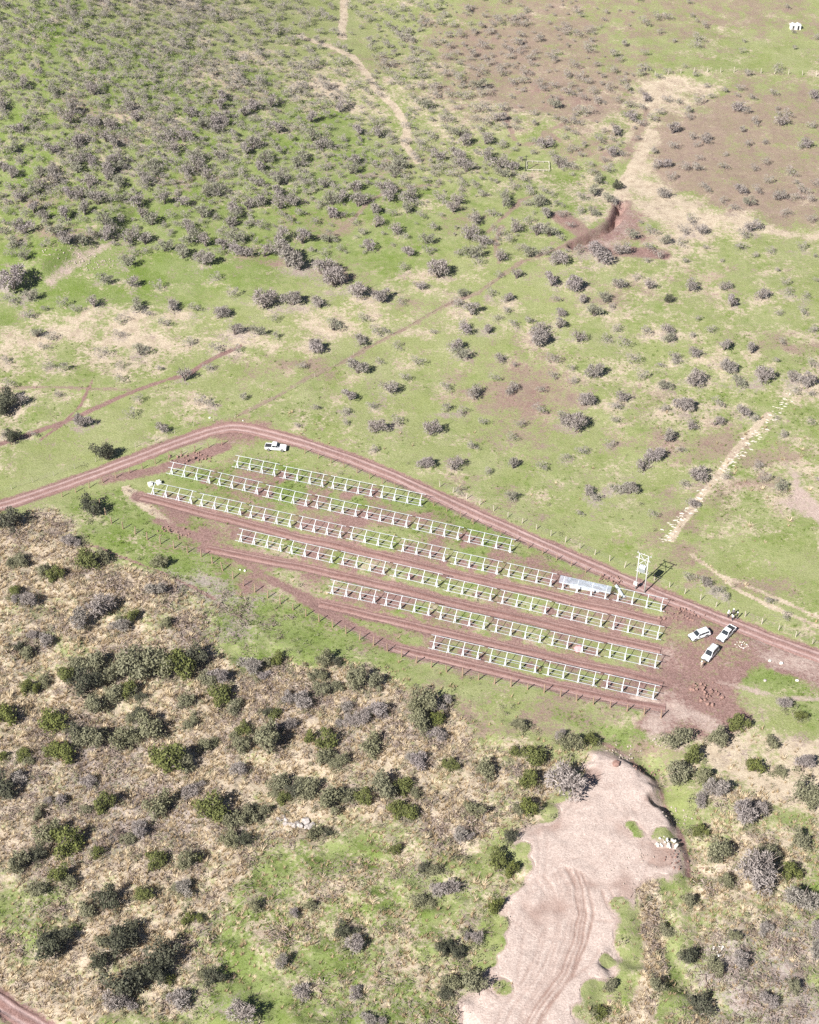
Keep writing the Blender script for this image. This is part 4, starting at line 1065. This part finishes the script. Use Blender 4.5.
pile('clod_heap', 'red earth clods beside the upper ends of the rows near the poles', 'earth', 610, 580, 26, 2.5, 1.6, .3, .7, 'red_rock', 'clod')
pile('clod_heap', 'red earth clods along the trench at the row ends by the road', 'earth', 680, 615, 40, 5.0, 2.0, .25, .7, 'red_rock', 'clod')
pile('clod_heap', 'red earth clods left of the second lane start', 'earth', 172, 533, 26, 3.5, 2.0, .25, .7, 'red_rock', 'clod')
pile('stone_heap', 'pale rocks lying on the rocky bank at left', 'stones', 80, 262, 80, 9.0, 3.0, .2, .55, 'pale_rock', h=.05)
pile('stone_heap', 'few small pale stones beside the bottom right dark bush', 'stones', 719, 949, 7, 1.0, .9, .25, .7, 'white_rock')
# flat grey outcrop
b = G(296, 822); e = empty('rock_outcrop', b, -.25); tag(e, 'long flat grey rock outcrop among the straw and bushes', 'rock')
for k in range(16):
    x = -2.9 + k * .4 + rs.uniform(-.2, .2); y = rs.uniform(-.9, .9)
    o = obj('slab', rs.choice(ROCKS['rock']), e, (x, y, .1)); o.rotation_euler = (rs.uniform(-.2, .2), rs.uniform(-.2, .2), rs.uniform(0, 6)); o.scale = (rs.uniform(1.2, 2.2), rs.uniform(1.0, 1.6), rs.uniform(.5, .9))
# white stone line across the plain
for (a, bb, n, lb) in (((664, 541), (706, 490), 70, 'lower stretch of the line of white stones crossing the plain'), ((716, 478), (764, 427), 70, 'middle stretch of the line of white stones crossing the plain'),
                      ((768, 423), (796, 390), 40, 'upper stretch of the line of white stones crossing the plain')):
    p0, p1 = G(*a), G(*bb); e = empty('stone_line', p0); tag(e, lb, 'stone line', 'line of white stones')
    for k in range(n):
        p = p0.lerp(p1, k / n); x = p.x + rs.gauss(0, .75); y = p.y + rs.gauss(0, .75); s = rs.uniform(.25, .6)
        o = obj('stone', rs.choice(ROCKS['line_rock']), e, Vector((x, y, float(height(x, y)) + s * .12)) - p0)
        o.rotation_euler = (rs.uniform(-.2, .2), rs.uniform(-.2, .2), rs.gauss(-.1, .3)); o.scale = (s * 2.4, s * .8, s * .6)
# single boulders
for (px, py, s, mk, lb) in ((245, 571, .6, 'white_rock', 'small white stone on the red earth left of the fourth row'), (240, 570, .5, 'white_rock', 'white block lying left of the small stone by the fourth row'),
        (719, 955, .8, 'white_rock', 'white boulder standing in the ravine grass at bottom right'), (770, 661, .7, 'white_rock', 'pale boulder right of the white rubble heap'), (781, 664, .9, 'white_rock', 'larger pale boulder beside the road right of the cars'),
        (797, 681, .8, 'white_rock', 'pale flat stone below the road at right'), (680, 742, 1.6, 'white_rock', 'big pale slab above the ravine head'), (765, 681, .7, 'rock', 'bluish grey stone in the green patch below the cars'),
        (616, 765, 1.6, 'red_rock', 'red clay block at the upper rim of the clearing'), (210, 418, .6, 'white_rock', 'pale stone on the outer shoulder of the road bend'), (243, 421, .5, 'white_rock', 'small pale stone right of the road bend shoulder'),
        (660, 365, 1.0, 'white_rock', 'single pale stone on the grass of the right plain')):
    o = obj('boulder', rs.choice(ROCKS[mk]), None, G(px, py) + Vector((0, 0, s * .15)), rs.uniform(0, 6), (s * 1.2, s, s * .8)); tag(o, lb, 'boulder')

# ---- fences
def fence(name, pts_px, spacing, label, mat, h=1.5, thick=.11, wires=3, lean=.05, rowgap=None):
    pts = P2(*pts_px); c = np.array(pts); d = np.hypot(*np.diff(c, axis=0).T); s = np.concatenate([[0], np.cumsum(d)])
    n = max(2, int(round(s[-1] / spacing)) + 1); t = np.linspace(0, s[-1], n)
    X = np.interp(t, s, c[:, 0]); Y = np.interp(t, s, c[:, 1])
    b = on(X[0], Y[0]); e = empty(name, b); tag(e, label, 'fence')
    me = MB().tube([(0, 0, -.4), (0, 0, h * .6), (.02, 0, h)], [thick * .55, thick * .5, thick * .42], 6).mesh('post', M[mat])
    tops = []
    for x, y in zip(X, Y):
        p = on(x, y); o = obj('post', me, e, p - b)
        o.rotation_euler = (rs.gauss(0, lean), rs.gauss(0, lean), rs.uniform(0, 6)); o.scale = (1, 1, rs.uniform(.85, 1.12))
        tops.append(p - b)
    for w in range(wires):
        mb = MB(); zz = h * (.35 + .55 * w / max(1, wires - 1))
        mb.tube([p + Vector((0, 0, zz)) for p in tops], .008, 3, cap=False)
        obj('wire', mb.mesh('wire', M['wire']), e)
    return e
fence('post_fence', [(62, 497), (100, 484), (150, 466), (190, 452.5), (222, 445)], 3.0, 'wooden post fence along the inner side of the left road', 'wood', 1.7, .17)
fence('post_fence', [(305, 453.5), (350, 470), (400, 491), (450, 513), (500, 536), (540, 553.5), (600, 579)], 3.2, 'wooden post fence between the straight road and the frame rows', 'wood', 1.7, .17)
fence('post_fence', [(440, 487), (480, 505), (540, 531), (600, 557), (640, 574), (680, 592), (716, 607)], 3.4, 'wooden post fence on the grass side of the straight road', 'pale_wood', 1.5, .16)
fence('post_fence', [(745, 617), (780, 631), (830, 651)], 3.4, 'short wooden post fence along the road at the right edge', 'pale_wood', 1.5, .16)
fence('post_fence', [(100, 507), (112, 524), (150, 541), (205, 558), (250, 590), (310, 618), (360, 640), (410, 661), (446, 672), (495, 684), (545, 693), (595, 705), (661, 718)], 3.0, 'wooden boundary fence below the lowest red lane', 'wood', 1.95, .24)
fence('wire_fence', [(-10, 497), (60, 474), (130, 450), (200, 424), (235, 418)], 4.5, 'thin wire fence on the outer side of the left road', 'pale_wood', 1.3, .08)
fence('wire_fence', [(250, 412), (300, 386), (360, 352), (410, 325), (460, 298), (490, 285)], 6.0, 'thin wire fence along the diagonal ditch', 'pale_wood', 1.3, .08)
fence('pale_fence', [(655, 76), (690, 72.5), (740, 72.5), (780, 74), (830, 78)], 4.0, 'far pale post fence above the brown field', 'pale_wood', 1.6, .2)

# ---- paired poles with transformer
def pole_structure():
    b0, b1 = G(635.5, 589), G(644.5, 592.5)
    mid = (b0 + b1) / 2; rz = math.atan2(b1.y - b0.y, b1.x - b0.x); half = (b1 - b0).length / 2
    e = empty('transformer_poles', mid, rz); tag(e, 'pair of tall pale poles carrying a transformer beside the road', 'utility pole')
    half = .95
    me = MB().tube([(0, 0, -.6), (0, 0, 4.5), (0, 0, 9.2)], [.15, .12, .09], 10).mesh('pole', M['concrete'], True)
    for s in (-1, 1): obj('pole', me, e, (s * half, 0, 0))
    arm = MB().box(-1.5, 1.5, -.045, .045, -.05, .05).mesh('crossarm', M['concrete'])
    for z, y in ((9.0, .2), (8.1, -.2), (4.9, .25), (4.9, -.25)):
        a = obj('crossarm', arm, e, (0, y, z)); 
        if z < 6: a.scale = (.85, 1, 1)
    ins = MB().tube([(0, 0, 0), (0, 0, .1), (0, 0, .14), (0, 0, .2), (0, 0, .24), (0, 0, .32)], [.03, .08, .04, .08, .04, .05], 8).mesh('insulator', M['porcelain'])
    for x in (-1.35, 0, 1.35): obj('insulator', ins, e, (x, .2, 9.07)); obj('insulator', ins, e, (x * .9, -.2, 8.17))
    t = obj('transformer', MB().box(-.62, .62, -.42, .42, 0, 1.35).mesh('transformer', M['transformer'], bevel=.06), e, (0, 0, 5.0))
    fin = MB().box(-.02, .02, -.14, .14, .1, 1.1).mesh('fin', M['transformer'])
    for k in range(7): obj('fin', fin, t, (-.5 + k * .166, .55, 0)); obj('fin', fin, t, (-.5 + k * .166, -.55, 0))
    for x in (-.35, 0, .35): obj('bushing', ins, t, (x, 0, 1.34))
    br = MB().bar((-half, 0, 5.4), (half, 0, 8.0), .07).mesh('cross_brace', M['steel']); obj('cross_brace', br, e, (0, -.2, 1.0)); 
    o = obj('cross_brace', br, e, (0, .2, 1.0)); o.scale = (-1, 1, 1)
    w = MB().box(-.35, .35, -.14, .14, 0, .75).mesh('meter_box', M['transformer'], bevel=.03); obj('meter_box', w, e, (-half, -.32, 1.3))
pole_structure()
# thin mast and small white enclosure on the far slope
b = G(525.5, 171); e = empty('mast', b); tag(e, 'thin dark mast standing alone on the far green slope', 'mast')
obj('pole', MB().tube([(0, 0, -.4), (0, 0, 2), (0, 0, 4.6)], [.13, .11, .08], 8).mesh('pole', M['trim']), e)
obj('crossarm', MB().box(-.5, .5, -.04, .04, -.05, .05).mesh('crossarm', M['trim']), e, (0, 0, 4.3))
b = G(538, 167); e = empty('white_enclosure', b, -.05); tag(e, 'small white railed enclosure on the far green slope', 'enclosure')
pm_ = MB().box(-.07, .07, -.07, .07, -.3, .6).mesh('post', M['line_rock'])
ex, ey = 2.9, 2.3
for k in range(5):
    for s in (-1, 1): obj('post', pm_, e, (-ex + k * ex / 2, s * ey, 0))
for s in (-1, 1): obj('post', pm_, e, (s * ex, 0, 0))
rl = MB().box(-ex, ex, -.05, .05, -.06, .06).mesh('rail', M['line_rock']); rl2 = MB().box(-.05, .05, -ey, ey, -.06, .06).mesh('rail', M['line_rock'])
for s in (-1, 1): obj('rail', rl, e, (0, s * (ey + .13), .45)); obj('rail', rl2, e, (s * (ex + .13), 0, .45))
# far sheds
for (px, py, lb) in ((792.5, 29, 'tiny white shed far away near the top right corner, left of two'), (797.5, 29, 'tiny white shed far away near the top right corner, right of two')):
    e = empty('shed', G(px, py), .1); tag(e, lb, 'shed')
    wl = obj('wall', MB().box(-.8, .8, -.7, .7, -.3, 1.4).mesh('wall', M['paint']), e)
    obj('roof', MB().prism([(-.95, 1.403), (.95, 1.403), (0, 1.8)], -.85, .85).mesh('roof', M['paint']), e)
    obj('door', MB().box(-.3, .3, -.75, -.704, -.2, 1.2).mesh('door', M['trim']), e)

# bags at the left end of the longest row
b = G(157, 487)
bagm = MB().box(-.5, .5, -.5, .5, 0, .9).mesh('bulk_bag', M['bag_white'], bevel=.16, smooth=True)
for k, (dx, dy, lb) in enumerate(((-1.4, .6, 'white bulk bag left of the longest frame row, outer one'), (.3, 1.0, 'white bulk bag at the left end of the longest frame row, inner one'))):
    o = obj('bulk_bag', bagm, None, on(b.x + dx, b.y + dy, -.05), rs.uniform(0, 3), (1.0, .95, rs.uniform(.8, 1))); tag(o, lb, 'bag', 'white bulk bags')
    obj('bag_mouth', MB().tube([(0, 0, .85), (0, 0, 1.05)], [.16, .26], 10).mesh('bag_mouth', M['bag_white']), o)
b = G(579, 649); tb = MB()
_n = 9; _V = []
for j in range(_n):
    for i in range(_n):
        u, v = i / (_n - 1) - .5, j / (_n - 1) - .5
        _V.append((u * 1.7, v * 1.4, .75 * (1 - (2 * max(abs(u), abs(v))) ** 3) * (.8 + .3 * rs.random())))
_F = [(j * _n + i, j * _n + i + 1, (j + 1) * _n + i + 1, (j + 1) * _n + i) for j in range(_n - 1) for i in range(_n - 1)]
o = obj('tarp', mesh_np('tarp', np.array(_V), np.array(_F), M['tarp_pink'], True), None, b, .3); tag(o, 'faded pink tarp over a heap under the second lowest frame row', 'tarp')

# ================================================================== VEHICLES
def wheel(e, x, y, r=.38, w=.26):
    t = bpy.data.meshes.get('tyre') or MB().tube([(0, -w / 2, 0), (0, -w / 2 + .03, 0), (0, w / 2 - .03, 0), (0, w / 2, 0)], [r * .9, r, r, r * .9], 18).mesh('tyre', M['rubber'])
    rm = bpy.data.meshes.get('rim') or MB().tube([(0, -w / 2 - .012, 0), (0, w / 2 + .012, 0)], [r * .6, r * .6], 12).mesh('rim', M['rim'])
    k = obj('wheel', t, e, (x, y, r)); obj('rim', rm, k)
def vehicle(kind, name, px, py, rz, label):
    b = G(px, py); e = empty(name, b + Vector((0, 0, .02)), rz); tag(e, label, 'car' if kind != 'pickup' else 'pickup truck')
    sx = math.cos(rz); 
    W2 = .90
    if kind == 'pickup': LF, LR = 2.62, -2.62
    elif kind == 'suv': LF, LR = 2.35, -2.35
    else: LF, LR = 2.3, -2.3
    body = MB()
    if kind == 'pickup':
        prof = [(LR, .48), (LF - .08, .42), (LF, .62), (LF - .02, .86), (LF - .22, 1.00), (1.12, 1.10), (.95, 1.12), (-.92, 1.12), (-.92, .98), (LR + .02, .98)]
        body.prism(prof, -W2, W2, inset=.05, zmid=.9)
        bm_ = body.mesh('body', M['paint'], bevel=.05)
        obj('body', bm_, e)
        cab = [(-.94, 1.122), (.98, 1.122), (.30, 1.72), (.05, 1.80), (-.72, 1.80), (-.86, 1.70)]
        obj('cab', MB().prism(cab, -W2 + .06, W2 - .06, inset=.14, zmid=1.5).mesh('cab', M['paint'], bevel=.04), e)
        for s in (-1, 1):
            bw = MB().box(LR + .02, -.96, s * W2 - (.08 if s > 0 else 0), s * W2 + (.08 if s < 0 else 0), .985, 1.16).mesh('bed_side', M['paint'], bevel=.02); obj('bed_side', bw, e)
        obj('tailgate', MB().box(LR - .012, LR + .07, -W2 + .085, W2 - .085, .6, 1.15).mesh('tailgate', M['paint'], bevel=.02), e)
        obj('bed_liner', MB().box(LR + .08, -.98, -W2 + .085, W2 - .085, .984, .995).mesh('bed_liner', M['trim']), e)
        ws = ((.985, 1.14), (.315, 1.715)); rw = ((-.955, 1.16), (-.875, 1.67))
        sw = [((.80, .02), (.66, .06)), ((-.04, -.78), (.02, -.72))]
        roofx = (-.7, .05)
    else:
        top = 1.72 if kind == 'suv' else 1.95
        prof = [(LR, .45), (LF - .08, .40), (LF, .6), (LF - .03, .84), (LF - .25, .98), (1.10, 1.06), (-2.1, 1.08), (LR + .03, .9)]
        obj('body', body.prism(prof, -W2, W2, inset=.05, zmid=.9).mesh('body', M['paint'], bevel=.06), e)
        cab = [(LR + .12, 1.082), (1.12, 1.07), (.36, top - .10), (.10, top), (LR + .55, top), (LR + .30, top - .12)]
        obj('cab', MB().prism(cab, -W2 + .06, W2 - .06, inset=.14, zmid=1.4).mesh('cab', M['paint'], bevel=.05), e)
        ws = ((1.13, 1.10), (.375, top - .11)); rw = ((LR + .10, 1.14), (LR + .285, top - .15))
        sw = [((.85, .05), (.5, .08)), ((-.02, -.95), (.03, -.9)), ((-1.02, -1.9), (-.97, -1.75))]
        roofx = (LR + .6, .1)
        for s in (-1, 1): obj('roof_rail', MB().bar((LR + .6, s * .58, top + .05), (.05, s * .58, top + .05), .05).mesh('roof_rail', M['trim']), e)
    topz = ws[1][1]
    # glazing, a finger proud of the paint
    def pane(nm, a, bq, y0, y1, o):
        (x0, z0), (x1, z1) = a, bq
        nx, nz = (z1 - z0), -(x1 - x0); ln = math.hypot(nx, nz); nx, nz = nx / ln * o, nz / ln * o
        mb = MB(); mb.quadbox([(x0, -y0, z0), (x0, y0, z0), (x1, y1, z1), (x1, -y1, z1), (x0 + nx, -y0, z0 + nz), (x0 + nx, y0, z0 + nz), (x1 + nx, y1, z1 + nz), (x1 + nx, -y1, z1 + nz)])
        obj(nm, mb.mesh(nm, M['glass']), e)
    pane('windscreen', ws[0], ws[1], W2 - .14, W2 - .27, .012)
    pane('rear_window', rw[0], rw[1], W2 - .16, W2 - .26, -.012)
    for (xa, xb), (ta, tb_) in sw:
        for s in (-1, 1):
            y0, y1 = s * (W2 - .052), s * (W2 - .165); z0, z1 = 1.16, topz - .06
            xt0 = xa - (.36 if xa > .5 else .0); 
            mb = MB(); o_ = s * .012
            mb.quadbox([(xa, y0 - o_, z0), (xb, y0 - o_, z0), (xb, y1 - o_, z1), (xt0, y1 - o_, z1), (xa, y0 + o_, z0), (xb, y0 + o_, z0), (xb, y1 + o_, z1), (xt0, y1 + o_, z1)])
            obj('side_window', mb.mesh('side_window', M['glass']), e)
    for s in (-1, 1):
        obj('headlight', MB().box(LF - .13, LF + .012, s * .62 - .17, s * .62 + .17, .68, .84).mesh('headlight', M['lamp_clear'], bevel=.02), e)
        obj('tail_light', MB().box(LR - .014, LR + .05, s * .80 - .07, s * .80 + .07, .65, .95).mesh('tail_light', M['lamp_red'], bevel=.015), e)
        obj('mirror', MB().box(.78, .92, s * (W2 + .13) - .10, s * (W2 + .13) + .10, 1.10, 1.26).mesh('mirror', M['trim'], bevel=.03), e)
        for x in (LF - .92, LR + .98):
            ar = MB().tube([(x + .46 * math.cos(a), s * (W2 - .02), .38 + .46 * math.sin(a)) for a in np.linspace(0, math.pi, 9)], .05, 4).mesh('wheel_arch', M['trim']); obj('wheel_arch', ar, e)
            wheel(e, x, s * (W2 - .12))
    obj('bumper', MB().box(LF - .10, LF + .06, -W2 + .06, W2 - .06, .38, .60).mesh('bumper', M['trim'], bevel=.03), e)
    obj('bumper', MB().box(LR - .07, LR + .08, -W2 + .06, W2 - .06, .42, .58).mesh('bumper', M['trim'], bevel=.03), e)
    e.scale = (.87, .87, .90)
    obj('grille', MB().box(LF - .05, LF + .02, -.42, .42, .66, .84).mesh('grille', M['trim'], bevel=.01), e)
    return e
def heading(a, bq):
    p, q = G(*a), G(*bq); return math.atan2(q.y - p.y, q.x - p.x)
vehicle('pickup', 'pickup_truck', 276, 449.5, heading((264, 449), (288, 450.5)), 'white double cab pickup standing alone at the road bend')
vehicle('suv', 'parked_car', 699, 637, heading((709, 633), (688, 641)), 'white estate car, leftmost of the three cars parked together')
vehicle('pickup', 'pickup_truck', 726, 636, heading((733, 628), (719, 641.5)), 'white pickup with open dark bed parked nearest the people')
vehicle('van', 'parked_car', 710, 656, heading((718, 646), (703, 663)), 'white tall car with dark windscreen, lowest of the three parked together')

# ================================================================== PEOPLE
def person(name, px, py, rz, label, top, legs, hat=True, pose=0, seed=0):
    r = random.Random(seed)
    J = {'pelvis': (0, 0, .95), 'chest': (.01, 0, 1.28), 'neck': (.01, 0, 1.48), 'head': (.03, 0, 1.62), 'crown': (.03, 0, 1.73)}
    sw = r.uniform(-.06, .06)
    for s, k in ((1, 'l'), (-1, 'r')):
        J['hip' + k] = (0, s * .10, .90); J['knee' + k] = (.03 + s * sw, s * .12, .49); J['ankle' + k] = (s * sw, s * .13, .09); J['toe' + k] = (.17 + s * sw, s * .15, .045)
        J['sho' + k] = (0, s * .19, 1.42)
        if pose == 0:
            J['elb' + k] = (-.03, s * .26, 1.14); J['wri' + k] = (.06, s * .27, .90); J['hand' + k] = (.09, s * .265, .82)
        elif pose == 1:
            J['elb' + k] = (.05, s * .28, 1.15); J['wri' + k] = (.28, s * .20, 1.12); J['hand' + k] = (.36, s * .17, 1.14)
        else:
            J['elb' + k] = (.0, s * .33, 1.17); J['wri' + k] = (.10, s * .20, 1.02); J['hand' + k] = (.14, s * .14, .98)
    rad = {'pelvis': (.15, .12), 'chest': (.17, .12), 'neck': (.06, .06), 'head': (.095, .085), 'crown': (.07, .065), 'hip': (.10, .10), 'knee': (.065, .065), 'ankle': (.05, .05), 'toe': (.04, .035), 'sho': (.075, .07), 'elb': (.05, .05), 'wri': (.036, .036), 'hand': (.035, .022)}
    names = list(J); E = [('pelvis', 'chest'), ('chest', 'neck'), ('neck', 'head'), ('head', 'crown')]
    for k in 'lr':
        E += [('pelvis', 'hip' + k), ('hip' + k, 'knee' + k), ('knee' + k, 'ankle' + k), ('ankle' + k, 'toe' + k), ('chest', 'sho' + k), ('sho' + k, 'elb' + k), ('elb' + k, 'wri' + k), ('wri' + k, 'hand' + k)]
        s = 1 if k == 'l' else -1
        h, w = Vector(J['hand' + k]), Vector(J['wri' + k]); d = (h - w).normalized(); sd = Vector((1, 0, 0)) if pose == 0 else Vector((0, 1, 0))
        for f, (o, ln) in enumerate(((-.03, .075), (-.01, .09), (.01, .085), (.03, .065))):
            J[f'f{f}a{k}'] = tuple(h + sd * o + d * .03); J[f'f{f}b{k}'] = tuple(h + sd * o + d * (.03 + ln) + Vector((0, -s * .015, 0)))
            E += [('hand' + k, f'f{f}a{k}'), (f'f{f}a{k}', f'f{f}b{k}')]
        J['th' + k] = tuple(h + sd * .055 + d * .01); E += [('hand' + k, 'th' + k)]
    names = list(J)
    me = bpy.data.meshes.new('person'); me.from_pydata([J[n] for n in names], [(names.index(a), names.index(b)) for a, b in E], [])
    o = bpy.data.objects.new(name, me); COL.objects.link(o)
    md = o.modifiers.new('skin', 'SKIN'); md.use_smooth_shade = True
    for i, n in enumerate(names):
        base = n if n in rad else (n[:-1] if n[:-1] in rad else None)
        o.data.skin_vertices[0].data[i].radius = rad[base] if base else (.0095, .0095)
    o.data.skin_vertices[0].data[0].use_root = True
    sb = o.modifiers.new('sub', 'SUBSURF'); sb.levels = 1; sb.render_levels = 1
    dg = bpy.context.evaluated_depsgraph_get(); ev = o.evaluated_get(dg); new = bpy.data.meshes.new_from_object(ev)
    o.modifiers.clear(); o.data = new
    for m in ('skin', top, legs, 'boot'): new.materials.append(M[m])
    hands = [Vector(J['wril']), Vector(J['wrir'])]
    for p in new.polygons:
        c = p.center
        arm = abs(c.y) > .17 and c.z > .7 or (pose and c.x > .1 and .8 < c.z < 1.3)
        near = min((c - h).length for h in hands)
        if c.z > 1.50: p.material_index = 0
        elif near < .16 and (c - (hands[0] if c.y > 0 else hands[1])).dot(Vector(J['handl' if c.y > 0 else 'handr']) - (hands[0] if c.y > 0 else hands[1])) > -.002: p.material_index = 0
        elif c.z > .93 or (arm and c.z > .8): p.material_index = 1
        elif c.z > .12: p.material_index = 2
        else: p.material_index = 3
        p.use_smooth = True
    o.location = G(px, py); o.rotation_euler = (0, 0, rz); tag(o, label, 'person')
    if hat:
        mb = MB().tube([(.03, 0, 1.685), (.03, 0, 1.69), (.03, 0, 1.70), (.03, 0, 1.76), (.03, 0, 1.81), (.03, 0, 1.83)], [.155, .158, .125, .118, .075, .01], 14)
        obj('hard_hat', mb.mesh('hard_hat', M['helmet'], True), o)
    else:
        mb = MB().tube([(.0, 0, 1.60), (.005, 0, 1.66), (.015, 0, 1.73), (.02, 0, 1.785), (.025, 0, 1.80)], [.085, .108, .105, .06, .01], 12)
        obj('hair', mb.mesh('hair', M['hair'], True), o)
    mb = MB().tube([(.125, 0, 1.65), (.15, 0, 1.615), (.12, 0, 1.60)], [.01, .018, .012], 6); obj('nose', mb.mesh('nose', M['skin']), o)
    eyem = MB().box(-.008, .008, -.012, .012, -.006, .006).mesh('eye', M['hair'])
    for s in (-1, 1): obj('eye', eyem, o, (.122, s * .035, 1.645))
    obj('mouth', MB().box(-.006, .006, -.022, .022, -.004, .004).mesh('mouth', M['cloth_pink']), o, (.122, 0, 1.575))
    for s in (-1, 1): obj('ear', MB().box(-.02, .02, -.012, .012, -.03, .03).mesh('ear', M['skin'], bevel=.008), o, (.03, s * .098, 1.62))
    return o
person('person', 728, 617, -1.2, 'person in white shirt and dark trousers, left of the group by the road', 'cloth_white', 'cloth_dark', True, 1, 1)
person('person', 732, 620.5, .6, 'person in pale shirt standing nearest the cars in the group by the road', 'cloth_white', 'cloth_dark', False, 2, 2)
person('person', 737, 619, 2.6, 'person in dark clothes, right of the group by the road', 'cloth_dark', 'cloth_grey', True, 0, 3)
person('person', 733, 615.5, -1.6, 'person in grey jacket standing at the back of the group by the road', 'cloth_grey', 'cloth_dark', True, 0, 4)
person('person', 701, 668, 1.0, 'person in beige clothes standing in front of the lowest parked car', 'cloth_beige', 'cloth_beige', True, 0, 5)
person('person', 536, 672, .4, 'worker in faded red shirt under the lowest frame row', 'cloth_pink', 'cloth_grey', False, 1, 6)

# ================================================================== AIR
def haze():
    m = bpy.data.materials.new('thin_haze'); m.use_nodes = True; nt = m.node_tree
    nt.nodes.remove(nt.nodes['Principled BSDF'])
    v = nt.nodes.new('ShaderNodeVolumePrincipled')
    v.inputs['Color'].default_value = (.86, .88, .95, 1); v.inputs['Density'].default_value = HAZE; v.inputs['Anisotropy'].default_value = .0
    nt.links.new(v.outputs[0], nt.nodes['Material Output'].inputs['Volume'])
    o = obj('haze', MB().box(-5100, 5100, -3100, 8100, -9, 226).mesh('haze', m)); tag(o, 'thin pale haze over the whole hillside', 'haze', kind='stuff')
HAZE = .00004
haze()
